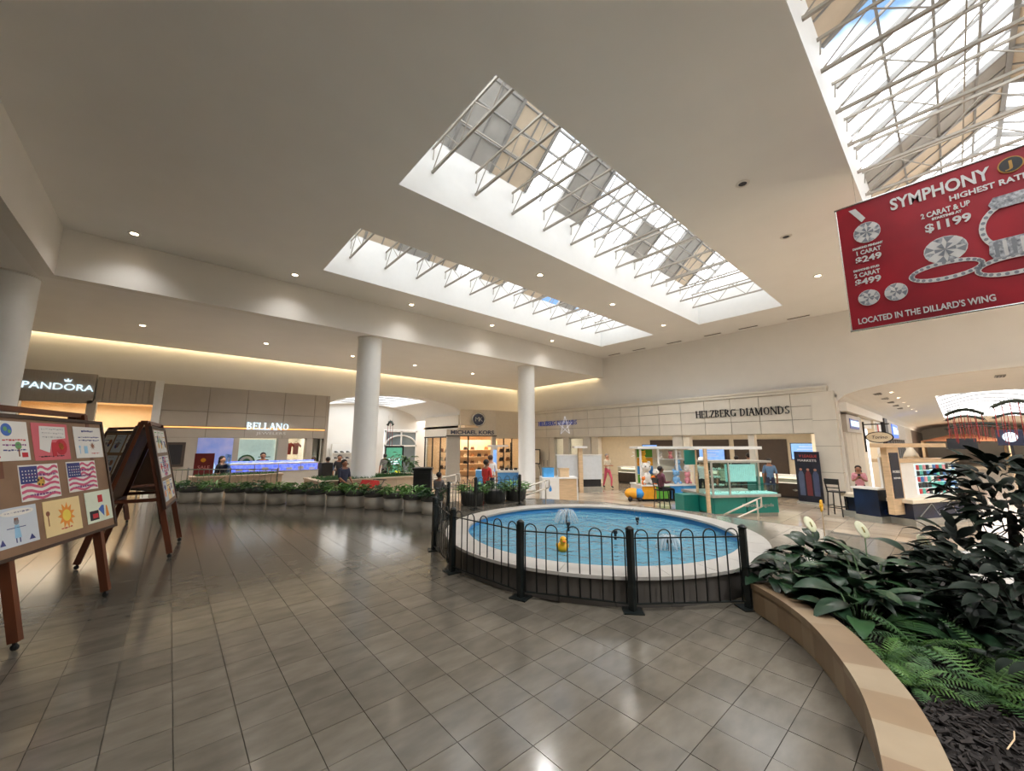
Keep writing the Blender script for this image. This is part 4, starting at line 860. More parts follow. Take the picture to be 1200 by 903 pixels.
# ------------------------------------------------------------------ fountain
fx, fy = FC
M_cope = mat('fountain_coping', (184, 181, 176), .35, var=.04, scale=3, rand=.03); M_fwall = mat('fountain_wall', (88, 84, 80), .4, var=.08, scale=4, rand=.05)
M_basin = mat('basin_blue', (44, 150, 222), .4, var=.05, scale=2)
t = thing('fountain', 'round blue water fountain with a pale coping and a dark tiled wall', 'fountain', (fx, fy, 0))
NS = 26
def ring_seg(r0, r1, a0, a1, z0, z1, n=4):
    P = [(r1*math.cos(a0+(a1-a0)*k/n), r1*math.sin(a0+(a1-a0)*k/n)) for k in range(n+1)]+[(r0*math.cos(a1-(a1-a0)*k/n), r0*math.sin(a1-(a1-a0)*k/n)) for k in range(n+1)]
    n2 = len(P); mb = MB(); m = n+1
    vs = [(x, y, z0) for x, y in P]+[(x, y, z1) for x, y in P]; fs = []
    for k in range(n):
        a, b, c, d = k, k+1, n2-2-k, n2-1-k
        fs += [(d+n2, a+n2, b+n2, c+n2)[::1], (a, d, c, b)]
    fs += [(i, (i+1) % n2, n2+(i+1) % n2, n2+i) for i in range(n2)]
    return mb.add(vs, fs)
for k in range(NS):
    a0, a1 = 2*PI*k/NS, 2*PI*(k+1)/NS
    ring_seg(2.1, 2.46, a0+.0012, a1-.0012, .28, .315).build('coping_slab', M_cope, t)
    ring_seg(2.3, 2.42, a0+.001, a1-.001, 0, .28).build('wall_tile', M_fwall, t)
MB().lathe([(2.3, -.05), (2.3, .28), (2.13, .28), (2.13, .1), (2.13, -.15), (0.001, -.15)], 72, caps=False).build('basin', M_basin, t, True)
m = bpy.data.materials.new('fountain_water'); m.use_nodes = True; q = m.node_tree; q.nodes.clear()
o_ = q.nodes.new('ShaderNodeOutputMaterial'); tr = q.nodes.new('ShaderNodeBsdfTransparent'); gl = q.nodes.new('ShaderNodeBsdfGlossy'); df = q.nodes.new('ShaderNodeBsdfDiffuse')
lw = q.nodes.new('ShaderNodeFresnel'); lw.inputs['IOR'].default_value = 1.33; mx = q.nodes.new('ShaderNodeMixShader'); mx2 = q.nodes.new('ShaderNodeMixShader')
tr.inputs['Color'].default_value = (.7, .9, .98, 1); gl.inputs['Roughness'].default_value = .06; df.inputs['Color'].default_value = (*L((130, 205, 238)), 1)
nz_ = q.nodes.new('ShaderNodeTexNoise'); nz_.inputs['Scale'].default_value = 6.5; nz_.inputs['Detail'].default_value = 3; bp = q.nodes.new('ShaderNodeBump'); bp.inputs['Strength'].default_value = .6; bp.inputs['Distance'].default_value = .05
co_ = q.nodes.new('ShaderNodeTexCoord'); q.links.new(co_.outputs['Object'], nz_.inputs['Vector']); q.links.new(nz_.outputs['Fac'], bp.inputs['Height'])
for n_ in (gl, lw, df): q.links.new(bp.outputs['Normal'], n_.inputs['Normal'])
mx2.inputs[0].default_value = .5; q.links.new(tr.outputs[0], mx2.inputs[1]); q.links.new(df.outputs[0], mx2.inputs[2])
q.links.new(lw.outputs[0], mx.inputs[0]); q.links.new(mx2.outputs[0], mx.inputs[1]); q.links.new(gl.outputs[0], mx.inputs[2]); q.links.new(mx.outputs[0], o_.inputs[0])
M_water = m
mb = MB(); NR, NA = 36, 96; rr = random.Random(3); src = [(.36, .93), (-.08, -.45), (-.02, -1.3), (1.15, -.1), (-.15, .45)]
vs = [(0, 0, .2)]; fs = []
def wz(x, y):
    z = .2
    for sx, sy in src:
        d = math.hypot(x-sx, y-sy); z += .006*math.sin(d*16)/(1+d*1.2)
    return z+.003*math.sin(7*x+3*y)
for i in range(1, NR+1):
    for k in range(NA):
        x, y = 2.13*i/NR*math.cos(2*PI*k/NA), 2.13*i/NR*math.sin(2*PI*k/NA); vs.append((x, y, wz(x, y)))
for k in range(NA): fs.append((0, 1+k, 1+(k+1) % NA))
for i in range(NR-1):
    for k in range(NA): fs.append((1+i*NA+k, 1+(i+1)*NA+k, 1+(i+1)*NA+(k+1) % NA, 1+i*NA+(k+1) % NA))
mb.add(vs, fs).build('water', M_water, t, True)
m = bpy.data.materials.new('falling_water'); m.use_nodes = True; q = m.node_tree; b_ = q.nodes['Principled BSDF']; b_.inputs['Base Color'].default_value = (.86, .92, .96, 1); b_.inputs['Roughness'].default_value = .1; b_.inputs['Alpha'].default_value = .5; M_jet = m
for k, (jx, jy) in enumerate(src):
    n_ = MB().lathe([(.022, -.2), (.022, .18), (.035, .2), (.035, .24)], 10, (jx, jy, .1)).build('nozzle', M_black, t)
    if k in (0, 2):
        s_ = 1.15 if k == 0 else .8
        mb = MB(); rj = random.Random(k+90)
        for q_ in range(44):
            a = rj.uniform(0, 2*PI); R_ = rj.uniform(.1, .24)*s_; H_ = rj.uniform(.16, .24)*s_
            mb.tube([(jx+R_*u*math.cos(a), jy+R_*u*math.sin(a), .32+H_*(2.2*u-u*u*2.2)-(.1*u*u)) for u in (0, .2, .4, .6, .8, 1.0)], .0045, 4, .007)
        stuff(mb.build('water_jet', M_jet, t, True))
    rr = random.Random(k); mb = MB()
    for q_ in range(46 if k in (0, 3) else 24):
        a = rr.uniform(0, 2*PI); d = rr.uniform(.05, .42); mb.sph((jx+d*math.cos(a), jy+d*math.sin(a), .23+rr.uniform(0, .34)*(1-d/.6)), rr.uniform(.004, .009), 5, 4)
    stuff(mb.build('water_drops', M_jet, t))
t = thing('rubber_duck', 'yellow toy duck floating in the fountain', 'toy duck', (4.28, 3.8, .2), -2.2)
M_duck = mat('duck_yellow', (246, 186, 32), .35); M_beak = mat('duck_orange', (236, 110, 30), .4)
MB().sph((0, 0, .05), (.1, .075, .07), 14, 9).build('body', M_duck, t, True); MB().sph((.055, 0, .155), (.055, .05, .055), 12, 8).build('head', M_duck, t, True)
MB().sph((.115, 0, .15), (.03, .025, .012), 8, 6).build('beak', M_beak, t, True); MB().add([(-.08, -.03, .07), (-.08, .03, .07), (-.15, 0, .13), (-.08, 0, .03)], [(0, 1, 2), (1, 3, 2), (3, 0, 2), (0, 3, 1)]).build('tail', M_duck, t)
for sy in (-1, 1): MB().sph((-.01, sy*.07, .07), (.06, .02, .04), 8, 6).build('wing', M_duck, t, True); MB().sph((.09, sy*.03, .175), .009, 6, 5).build('eye', M_dark, t)
t = thing('plant_stake', 'orange flower shaped stake standing among the lilies', 'stake', (6.5, 1.25, .12))
MB().tube([(0, 0, 0), (0, 0, .72)], .008, 5).build('stem', M_wood, t)
for k in range(6): MB().sph((.05*math.cos(k*PI/3), 0, .76+.05*math.sin(k*PI/3)), (.035, .012, .035), 8, 5).build('petal', M_duck, t, True)
# ------------------------------------------------------------------ hoop fence
M_fence = mat('fence_black', (24, 30, 30), .35, var=.1)
FP = [(4.67, 1.6), (3.7, 2.35), (3.08, 3.36), (2.98, 4.6), (3.35, 5.72), (4.05, 6.85), (4.89, 7.77), (6.1, 8.38), (7.54, 8.25)]
t = thing('hoop_fence', 'black metal hoop top fence curving around the fountain', 'fence')
for k, (x, y) in enumerate(FP):
    p = MB().box(x-.03, x+.03, y-.03, y+.03, .01, .79).build('post', M_fence, t)
    MB().lathe([(.028, .79), (.045, .795), (.045, .81), (.02, .83), (.001, .835)], 12, (x, y, 0)).build('cap', M_fence, p, True)
    d = math.atan2(FP[min(k+1, 8)][1]-FP[max(k-1, 0)][1], FP[min(k+1, 8)][0]-FP[max(k-1, 0)][0])
    MB().box(-.1, .1, -.09, .09, 0, .012, Matrix.Translation((x, y, 0)) @ Matrix.Rotation(d, 4, 'Z')).build('base_plate', M_fence, p)
for (x0, y0), (x1, y1) in zip(FP, FP[1:]):
    ln = math.hypot(x1-x0, y1-y0); ux, uy = (x1-x0)/ln, (y1-y0)/ln
    for z, w in ((.71, .022), (.07, .022)): MB().bar((x0, y0, z), (x1, y1, z), w, .012).build('rail', M_fence, t)
    n = 5 if ln > 1 else 4; pitch = ln/n; hw = pitch*.27
    for k in range(n):
        c = pitch*(k+.5); P = []
        def pt(s, z): return (x0+ux*(c+s), y0+uy*(c+s), z)
        P = [pt(-hw, .07), pt(-hw, .73)]+[pt(-hw*math.cos(PI*q/8), .73+hw*.95*math.sin(PI*q/8)) for q in range(1, 8)]+[pt(hw, .73), pt(hw, .07)]
        MB().tube(P, .0075, 6).build('hoop', M_fence, t, True)
# ------------------------------------------------------------------ stone planter at the right
M_pstones = [mat('planter_stone_%d' % k, c, .4, var=.06, scale=5, rand=.06, world=True) for k, c in enumerate(((134, 113, 88), (148, 128, 103), (130, 109, 86), (150, 134, 111)))]; M_mulch = mat('mulch', (38, 33, 31), .9, var=.35, scale=20, rand=.35)
M_bed = mat('soil', (34, 30, 28), .9)
pl = thing('stone_planter', 'curved tan stone planter wall with slab coping in the right foreground', 'planter')
def off(P, d):
    R_ = []
    for i in range(len(P)):
        a = Vector(P[max(i-1, 0)]); b = Vector(P[min(i+1, len(P)-1)]); t_ = (b-a).normalized(); R_.append((P[i][0]-t_.y*d, P[i][1]+t_.x*d))
    return R_
# resample the wall line
def resample(P, n):
    D = [0]
    for a, b in zip(P, P[1:]): D.append(D[-1]+math.dist(a, b))
    R_ = []
    for k in range(n+1):
        s = D[-1]*k/n; i = max(j for j in range(len(D)-1) if D[j] <= s+1e-9); u = (s-D[i])/(D[i+1]-D[i]); R_.append((P[i][0]+(P[i+1][0]-P[i][0])*u, P[i][1]+(P[i+1][1]-P[i][1])*u))
    return R_
def smooth(P, it=3):
    for _ in range(it):
        Q = [P[0]]
        for a, b in zip(P, P[1:]): Q += [(a[0]*.75+b[0]*.25, a[1]*.75+b[1]*.25), (a[0]*.25+b[0]*.75, a[1]*.25+b[1]*.75)]
        Q.append(P[-1]); P = Q
    return P
OUT = resample(smooth(WALLP, 2), 60)
INN = off(OUT, .24); 
for k in range(12):
    a = OUT[5*k:5*k+6]; b = INN[5*k:5*k+6]
    MB().ext(a+b[::-1] if False else (a[::-1]+b)[::-1], .22, .272).build('coping_slab', M_pstones[(0, 2, 1, 0, 2, 3, 0, 3, 2, 0, 1, 2)[k]], pl)
OB, IB = off(OUT, .012), off(OUT, .12)
for k in range(20):
    a = OB[3*k:3*k+4]; b = IB[3*k:3*k+4]; MB().ext((a[::-1]+b)[::-1], 0, .22).build('wall_tile', M_pstones[(k*7) % 3], pl)
far = [(6.15, 1.62), (6.85, 1.3), (7.1, .3), (7.1, -6)]
FO = resample(far, 16); FI = off(FO, -.2)
for k in range(16): MB().ext([FO[k], FO[k+1], FI[k+1], FI[k]][::-1], 0, .2).build('back_coping', M_cope, pl)
bed = INN[::-1]+[(4.8, 1.5), (5.3, 1.45), (6.1, 1.45), (6.65, 1.2), (6.9, .3), (6.9, -6), (1.4, -6)]
MB().ext(bed, 0, .12).build('soil_bed', M_bed, pl)
rr = random.Random(11); mb = MB(); cnt = 0
while cnt < 9000:
    x, y = rr.uniform(2.3, 6.5), rr.uniform(-1.9, .9)
    if not inpoly(x, y, bed): continue
    if rr.random() > 1.6/(1+.28*max(0, x-2.5)**2): continue
    l, w, h_ = rr.uniform(.012, .042), rr.uniform(.004, .01), rr.uniform(.003, .006)
    Mx = Matrix.Translation((x, y, .122+rr.uniform(0, .035))) @ Euler((rr.gauss(0, .35), rr.gauss(0, .35), rr.uniform(0, 6.3))).to_matrix().to_4x4()
    mb.box(-l, l, -w, w, -h_, h_, Mx); cnt += 1
stuff(mb.build('mulch', M_mulch, pl))
mb = MB().tube([(3.3, .0, .17), (3.42, -.03, .176), (3.52, -.035, .172)], .003, 5); tag(mb.build('twig', M_wood), 'thin pale twig lying on the dark mulch', 'twig')
# ------------------------------------------------------------------ leaves
def leaf_mesh(name, m, ln, w, droop=.35, fold=.12, n=8, point=1.4):
    mb = MB(); vs = []; fs = []
    for k in range(n+1):
        s = k/n; ww = w*math.sin(PI*min(1, s**.8))**.8*(1-s**6*.0) if 0 < s < 1 else .002
        y = ln*s*math.cos(droop*s); z = ln*s*.0+ln*(.32*s-droop*1.25*s*s); vs += [(-ww/2, y, z+fold*ww), (0, y, z), (ww/2, y, z+fold*ww)]
    for k in range(n):
        a = 3*k; fs += [(a, a+1, a+4, a+3), (a+1, a+2, a+5, a+4)]
    mb.add(vs, fs); return mb.mesh(name, m, True)
M_lily = mat('lily_leaf', (20, 40, 26), .38, col2=(38, 64, 44), scale=7, rand=.25, spec=.35); M_lily2 = mat('lily_leaf_light', (34, 62, 36), .38, col2=(54, 84, 52), scale=7, rand=.2, spec=.35)
M_spadix = mat('spadix_tan', (176, 160, 96), .6); M_stem = mat('leaf_stem', (60, 88, 48), .5); M_spathe = mat('lily_spathe', (232, 230, 206), .5, col2=(220, 224, 180), scale=6)
LM = [leaf_mesh('leaf', M_lily, .34, .15), leaf_mesh('leaf', M_lily, .3, .17, .5), leaf_mesh('leaf', M_lily2, .34, .14, .3), leaf_mesh('leaf', M_lily, .27, .13, .6)]
stem_me = MB().tube([(0, 0, 0), (0, 0, 1)], .006, 5).mesh('stem', M_stem, True)
def lily(label, x, y, n, h, r, seed, flowers=()):
    t = thing('peace_lily', label, 'plant', (x, y, .12), 0, 'peace lilies in the stone planter'); rr = random.Random(seed)
    for k in range(n):
        a = rr.uniform(0, 2*PI); d = r*math.sqrt(rr.uniform(.02, 1)); z = h*(1-.55*(d/r)**1.5)*rr.uniform(.55, 1.05)
        bx, by = d*math.cos(a), d*math.sin(a); s = rr.uniform(.75, 1.2)
        inst('leaf', LM[rr.choice((0, 0, 1, 2, 3))], t, (bx*.75, by*.75, z), (rr.uniform(-.1, .5), rr.uniform(-.3, .3), a-PI/2+rr.gauss(0, .5)), s)
        if k % 2 == 0:
            v = Vector((bx*.75, by*.75, z))-Vector((bx*.15, by*.15, 0)); o = inst('stem', stem_me, t, (bx*.15, by*.15, 0), v.to_track_quat('Z', 'Y').to_euler(), (1, 1, v.length))
    for fx_, fy_, fz in flowers:
        o = inst('flower_stem', stem_me, t, (fx_*.3, fy_*.3, 0), Vector((fx_*.7, fy_*.7, fz)).to_track_quat('Z', 'Y').to_euler(), (1, 1, Vector((fx_*.7, fy_*.7, fz)).length))
        mb = MB(); mb.sph((0, 0, .05), (.062, .016, .1), 10, 8); f_ = mb.build('spathe', M_spathe, t, True); f_.location = (fx_, fy_, fz); f_.rotation_euler = (-.6, 0, -.8)
        MB().tube([(0, -.018, .01), (0, -.02, .07)], .007, 6).build('spadix', M_spadix, f_, True)
lily('peace lily nearest the fence post, spilling over the stone coping', 5.0, 1.22, 48, .38, .42, 1)
lily('peace lily at the back against the fountain coping', 5.75, 1.2, 52, .46, .46, 2, [(.15, .05, .56)])
lily('peace lily in the middle of the bed with pale spathes', 5.3, .72, 60, .5, .5, 3, [(.55, .05, .58)])
lily('peace lily at the front, above the ferns', 4.6, .72, 46, .36, .36, 4)
lily('peace lily at the right beside the dark shrub', 5.75, .42, 54, .48, .48, 5, [(.2, -.12, .5)])
lily('low peace lily between the ferns and the shrub', 4.95, .28, 46, .34, .4, 6)
# dark shrub and small tree
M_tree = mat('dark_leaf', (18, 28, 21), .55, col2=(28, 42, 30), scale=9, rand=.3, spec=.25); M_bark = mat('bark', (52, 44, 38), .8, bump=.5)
TM = [leaf_mesh('leaf', M_tree, .17, .06, .3), leaf_mesh('leaf', M_tree, .14, .055, .5), leaf_mesh('leaf', M_tree, .2, .06, .2)]
def bush(name, label, x, y, zc, rx, rz, n, seed, trunk=None, meshes=TM, sc=1., z0=.12):
    t = thing(name, label, 'plant', (x, y, z0)); rr = random.Random(seed)
    if trunk: MB().tube([(0, 0, 0), (.02, .02, trunk*.5), (0, 0, trunk)], .045, 8, .03).build('trunk', M_bark, t, True)
    for k in range(9):
        a = 2*PI*k/9; e = Vector((rx*.7*math.cos(a), rx*.7*math.sin(a), zc+rz*.5*math.sin(k*2.1))); MB().tube([(0, 0, (trunk or .1)*.9), e*.6+Vector((0, 0, .02)), e], .007, 5, .003).build('branch', M_bark, t)
    for k in range(n):
        u = Vector((rr.gauss(0, 1), rr.gauss(0, 1), rr.gauss(0, 1))).normalized()*(rr.uniform(.35, 1)**.6)
        p = (u.x*rx, u.y*rx, zc+u.z*rz); yaw = math.atan2(u.y, u.x)-PI/2+rr.gauss(0, .6)
        inst('leaf', meshes[rr.randrange(len(meshes))], t, p, (rr.uniform(-.5, .7), rr.uniform(-.5, .5), yaw), sc*rr.uniform(.8, 1.25))
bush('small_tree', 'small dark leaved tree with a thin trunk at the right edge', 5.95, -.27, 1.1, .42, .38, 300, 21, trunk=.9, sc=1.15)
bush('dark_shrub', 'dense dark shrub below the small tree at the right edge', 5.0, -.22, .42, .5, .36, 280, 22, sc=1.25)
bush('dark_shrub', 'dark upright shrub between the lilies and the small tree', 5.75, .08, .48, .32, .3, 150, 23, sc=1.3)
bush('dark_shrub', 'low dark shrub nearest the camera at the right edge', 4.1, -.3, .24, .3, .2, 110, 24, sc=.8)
# ferns
M_fern = mat('fern_green', (56, 92, 38), .5, col2=(84, 120, 56), scale=10, rand=.2); M_fern2 = mat('fern_dark', (40, 74, 36), .5, col2=(60, 96, 48), scale=10, rand=.2)
def frond_mesh(m, ln, w, n=15, droop=.5):
    mb = MB(); P = []
    for k in range(n+1):
        s = k/n; P.append(Vector((0, ln*s, ln*(.75*s-droop*1.5*s*s))))
    mb.tube(P, .003, 4, .001)
    for k in range(1, n):
        s = k/n; l = w*math.sin(PI*(s*.85+.12))*1.0
        for sx in (-1, 1):
            a = P[k]; b = a+Vector((sx*l, l*.3, -.15*l)); d = Vector((0, ln/n*.42, 0)); mb.add([a-d*.5, a+d*.6, (a+b)/2+d*.8, b, (a+b)/2-d*.6], [(0, 1, 2, 3, 4)] if sx < 0 else [(4, 3, 2, 1, 0)])
    return mb.mesh('frond', m)
FM = [frond_mesh(M_fern, .3, .07), frond_mesh(M_fern, .24, .06, 13, .65), frond_mesh(M_fern2, .32, .07, 16, .4)]
def fern(label, x, y, n, seed, s=1., z0=.12, ms=FM, group='ferns in the stone planter'):
    t = thing('fern', label, 'plant', (x, y, z0), 0, group); rr = random.Random(seed)
    MB().lathe([(.03*s, 0), (.035*s, .02), (.01*s, .05)], 8).build('crown', M_stem, t)
    for k in range(n):
        inst('frond', ms[rr.randrange(len(ms))], t, (0, 0, .03), (rr.uniform(-.35, .55), rr.uniform(-.2, .2), 2*PI*k/n+rr.gauss(0, .2)), s*rr.uniform(.8, 1.2))
fern('bright green fern beside the pale coping slab', 3.98, .5, 22, 31); fern('bright green fern between the coping and the mulch', 3.72, .34, 18, 32, .85)
fern('fern with long fronds in front of the low lily', 4.35, .36, 20, 33, 1.1); fern('fern near the twig on the mulch', 3.95, .02, 18, 34, 1.05); fern('fern below the dark shrub', 4.45, -.02, 20, 35, 1.1)
fern('fern at the right edge of the mulch', 3.75, -.32, 16, 36, .9)
# thin grass tuft
t = thing('grass_tuft', 'dark wispy grass tuft among the ferns', 'plant', (4.3, .14, .12)); rr = random.Random(9)
for k in range(26):
    a = rr.uniform(0, 2*PI); l = rr.uniform(.2, .38); MB().tube([(0, 0, 0), (l*.4*math.cos(a), l*.4*math.sin(a), l*.55), (l*math.cos(a), l*math.sin(a), l*.4)], .003, 4, .001).build('blade', M_tree, t)
# ------------------------------------------------------------------ pots along the platform edge
M_potw = mat('pot_white', (214, 210, 202), .5, var=.04); M_potd = mat('pot_rim_grey', (92, 92, 90), .5, var=.05); M_potk = mat('pot_dark', (70, 72, 72), .5)
M_pf = mat('pot_foliage', (74, 122, 54), .45, col2=(122, 168, 88), scale=12, rand=.3); M_pf2 = mat('pot_foliage_dark', (40, 78, 40), .45, col2=(74, 118, 60), scale=12, rand=.3)
def foliage(n, r, h, seed, m, lw=.05, ll=.17):
    mb = MB(); rr = random.Random(seed)
    for k in range(n):
        a = rr.uniform(0, 2*PI); d = r*math.sqrt(rr.random()); z = h*rr.uniform(.15, 1)*(1-.45*(d/r)**2); yaw = a+rr.gauss(0, .5); tl = rr.uniform(-.3, .7); l = ll*rr.uniform(.7, 1.3); w = lw*rr.uniform(.7, 1.2)
        Mx = Matrix.Translation((d*math.cos(a), d*math.sin(a), z)) @ Euler((0, -tl, yaw)).to_matrix().to_4x4()
        mb.add([(0, 0, 0), (l*.35, -w/2, .01), (l, 0, -.03), (l*.35, w/2, .01), (l*.4, 0, -.01)], [(0, 1, 4), (1, 2, 4), (2, 3, 4), (3, 0, 4)], Mx)
    return mb
PF = [foliage(150, .29, .26, 50+k, [M_pf, M_pf2, M_pf][k]).mesh('foliage', [M_pf, M_pf2, M_pf][k]) for k in range(3)]
pot_w = MB().lathe([(.23, 0), (.242, .01), (.256, .31)], 28).mesh('pot_body', M_potw, True); pot_r = MB().lathe([(.258, .3), (.275, .31), (.28, .43), (.25, .43), (.24, .4)], 28).mesh('pot_rim', M_potd, True); soil_m = MB().lathe([(.245, .36), (.245, .4)], 20).mesh('soil', M_bed)
POTS = [(0.14, 15.5), (0.6, 14.98), (1.08, 14.49), (1.58, 13.97), (2.02, 13.5), (2.45, 13.02), (2.84, 12.48), (3.22, 11.95), (3.6, 11.42), (3.94, 10.94), (4.26, 10.41), (4.53, 9.83), (4.81, 9.25), (5.0, 8.68)]
for k, (x, y) in enumerate(POTS):
    t = thing('potted_plant', '%s white and grey pot of leafy plants in the row, counted from the easels' % ORD[k], 'potted plant', (x, y, 0), 0, 'potted plants along the platform edge')
    inst('pot_body', pot_w, t); inst('pot_rim', pot_r, t); inst('soil', soil_m, t); stuff(inst('foliage', PF[k % 3], t, (0, 0, .37), (0, 0, k*1.7), (1, 1, .85+.3*((k*7) % 5)/5)))
pk_b = MB().lathe([(.22, 0), (.3, .02), (.33, .3), (.33, .36), (.3, .36)], 24).mesh('pot_body', M_potk, True)
for k, (x, y) in enumerate(((6.55, 9.15), (7.3, 9.1), (8.05, 9.0))):
    t = thing('potted_plant', '%s low dark pot of bright green plants behind the rear fence' % ['left', 'middle', 'right'][k], 'potted plant', (x, y, 0), 0, 'dark pots behind the rear fence')
    inst('pot_body', pk_b, t); stuff(inst('foliage', PF[k], t, (0, 0, .3), (0, 0, k), (1.25, 1.25, 1.1)))
# beige planters behind the pots
M_ptan = mat('planter_tan', (196, 174, 148), .45, var=.05, rand=.06)
def ledge(label, x0, x1, y0, y1, ztop, seed, dens):
    t = thing('tiled_planter', label, 'planter', ((x0+x1)/2, (y0+y1)/2, ZL)); a, b, H = (x1-x0)/2, (y1-y0)/2, ztop-ZL
    n = int((x1-x0)/.6)
    for k in range(n): MB().box(-a+2*a*k/n+.003, -a+2*a*(k+1)/n-.003, -b, -b+.1, 0, H-.06).build('front_tile', M_ptan, t)
    MB().box(-a, a, b-.1, b, 0, H-.06).box(-a, -a+.1, -b+.1, b-.1, 0, H-.06).box(a-.1, a, -b+.1, b-.1, 0, H-.06).build('side_wall', M_ptan, t)
    MB().box(-a-.03, a+.03, -b-.03, -b+.2, H-.06, H).box(-a-.03, a+.03, b-.2, b+.03, H-.06, H).box(-a-.03, -a+.2, -b+.2, b-.2, H-.06, H).box(a-.2, a+.03, -b+.2, b-.2, H-.06, H).build('coping', M_ptan, t)
    MB().box(-a+.1, a-.1, -b+.1, b-.1, .1, H-.1).build('soil', M_bed, t)
    mb = MB(); rr = random.Random(seed)
    for k in range(dens):
        x, y = rr.uniform(-a+.15, a-.15), rr.uniform(-b+.15, b-.15); mb.add([(x, y, H-.1), (x+rr.uniform(-.1, .1), y+rr.uniform(-.1, .1), H+rr.uniform(0, .1)), (x+.05, y+.04, H-.06)], [(0, 1, 2)])
    stuff(mb.build('ground_cover', M_pf2, t)); return t
ledge('long beige tiled planter around the middle column', 3.7, 7.6, 13.5, 15.4, .5, 1, 1800)
ledge('small beige planter of ground cover in front of the blue kiosk', .6, 3.2, 16.4, 17.1, .62, 2, 700)
bush('bushy_plant', 'large leafy bush growing at the right end of the long beige planter', 7.0, 14.6, .35, .62, .45, 150, 41, meshes=[leaf_mesh('leaf', M_pf2, .3, .09, .4), leaf_mesh('leaf', M_pf2, .26, .08, .6)], z0=.5)
# rails
def handrail(label, a, b, drop, post_z, seed=0):
    t = thing('handrail', label, 'handrail'); a = Vector(a); b = Vector(b)
    for k, dz in enumerate((0, -drop)): MB().tube([a+Vector((0, 0, dz)), b+Vector((0, 0, dz))], .022, 8).build('rail', M_rail, t, True)
    e = b+(b-a).normalized()*.12; MB().tube([b, e, e-Vector((0, 0, drop)), b-Vector((0, 0, drop))], .022, 8).build('return_bend', M_rail, t, True)
    for p in (b, a):
        MB().tube([(p.x, p.y, post_z), tuple(p)], .02, 8).build('post', M_rail, t, True)
M_rail = mat('rail_cream', (214, 208, 196), .35, metal=.3)
handrail('pale stair handrail to the right of the fountain in front of the teal kiosk', (10.55, 4.0, -.06), (11.22, 3.45, .3), .22, -.31)
handrail('pale stair handrail behind the rear fence beside the white counter', (7.9, 9.35, .15), (8.85, 8.5, .56), .24, 0)
handrail('pale stair handrail beside the black trash bin', (6.1, 11.9, .36), (7.2, 11.0, .68), .24, ZL)
t = thing('guard_rail', 'thin grey guard rail behind the left end of the potted plants', 'railing')
G = [(-1.6, 16.45), (-.6, 16.2), (.5, 15.75), (1.5, 15.0), (2.6, 14.0)]
for (x0, y0), (x1, y1) in zip(G, G[1:]):
    for z in (.9, .45): MB().tube([(x0, y0, z), (x1, y1, z)], .018, 6).build('rail', M_chrome, t)
    for k in range(8): u = k/8; MB().tube([(x0+(x1-x0)*u, y0+(y1-y0)*u, .1), (x0+(x1-x0)*u, y0+(y1-y0)*u, .9)], .006, 5).build('baluster', M_chrome, t)
for x, y in G: MB().tube([(x, y, 0), (x, y, .95)], .022, 8).build('post', M_chrome, t)
# ------------------------------------------------------------------ display easels
M_ewood = mat('easel_wood', (112, 62, 38), .4, col2=(84, 46, 30), scale=4, stretch=(1, 1, .3)); M_board = mat('board_brown', (138, 108, 84), .55, var=.1, scale=5); M_bdark = mat('board_dark', (62, 44, 36), .5)
HE, SP = 2.0, .475; SL = math.hypot(HE, SP)
def easel(label, x, y, rot, bx0, bx1, legx=.6, backboard=True):
    t = thing('display_easel', label, 'easel', (x, y, 0), rot); a = math.atan2(SP, HE)
    for sy in (-1, 1):
        for sx in (-1, 1):
            lg = MB().bar((sx*legx, sy*SP, .07), (sx*legx, sy*.03, HE), .055, .07).build('leg', M_ewood, t)
            c = MB().sph((sx*legx, sy*SP, .03), (.018, .03, .03), 8, 6).bar((sx*legx, sy*SP, .03), (sx*legx, sy*SP*.985, .09), .02).build('caster', M_black, lg)
        MB().bar((-legx, sy*SP*.6, .8), (legx, sy*SP*.6, .8), .03, .07).build('cross_rail', M_ewood, t)
    MB().bar((-legx-.05, 0, HE), (legx+.05, 0, HE), .08, .05).build('top_rail', M_ewood, t)
    for sx in (-1, 1): MB().bar((sx*legx, -SP*.55, .86), (sx*legx, SP*.55, .86), .03, .05).build('spreader', M_ewood, t)
    for sy in ((-1, 1) if backboard else (-1,)):
        Mx = slope(sy); b = MB().box(bx0, bx1, -.06, -.04, .74, 1.97, Mx).build('board', M_board, t)
        for u0, u1, w0, w1 in ((bx0, bx1, .72, .75), (bx0, bx1, 1.95, 1.985), (bx0-.01, bx0+.025, .72, 1.985), (bx1-.025, bx1+.01, .72, 1.985)): MB().box(u0, u1, -.072, -.036, w0, w1, Mx).build('frame', M_bdark, b)
    return t
def slope(sy):
    s = Vector((0, SP/SL, HE/SL)); X = Vector((1, 0, 0)); Y = s.cross(X)
    M = Matrix(((X.x, Y.x, s.x, 0), (X.y, Y.y, s.y, -SP), (X.z, Y.z, s.z, 0), (0, 0, 0, 1)))
    return M if sy < 0 else Matrix.Rotation(PI, 4, 'Z') @ M
E1 = easel('large brown easel board of childrens drawings at the left edge', -1.03, 6.02, math.radians(69.5), -.98, .86)
E2 = easel('A-frame easel seen end on behind the first one', -.25, 8.575, math.radians(83.8), -.64, .66)
E3 = easel('farthest A-frame easel partly hidden behind the second one', -.66, 11.2, math.radians(118.7), -.62, .62)
def ink(n, c): return mat('ink_'+n, c, .7)
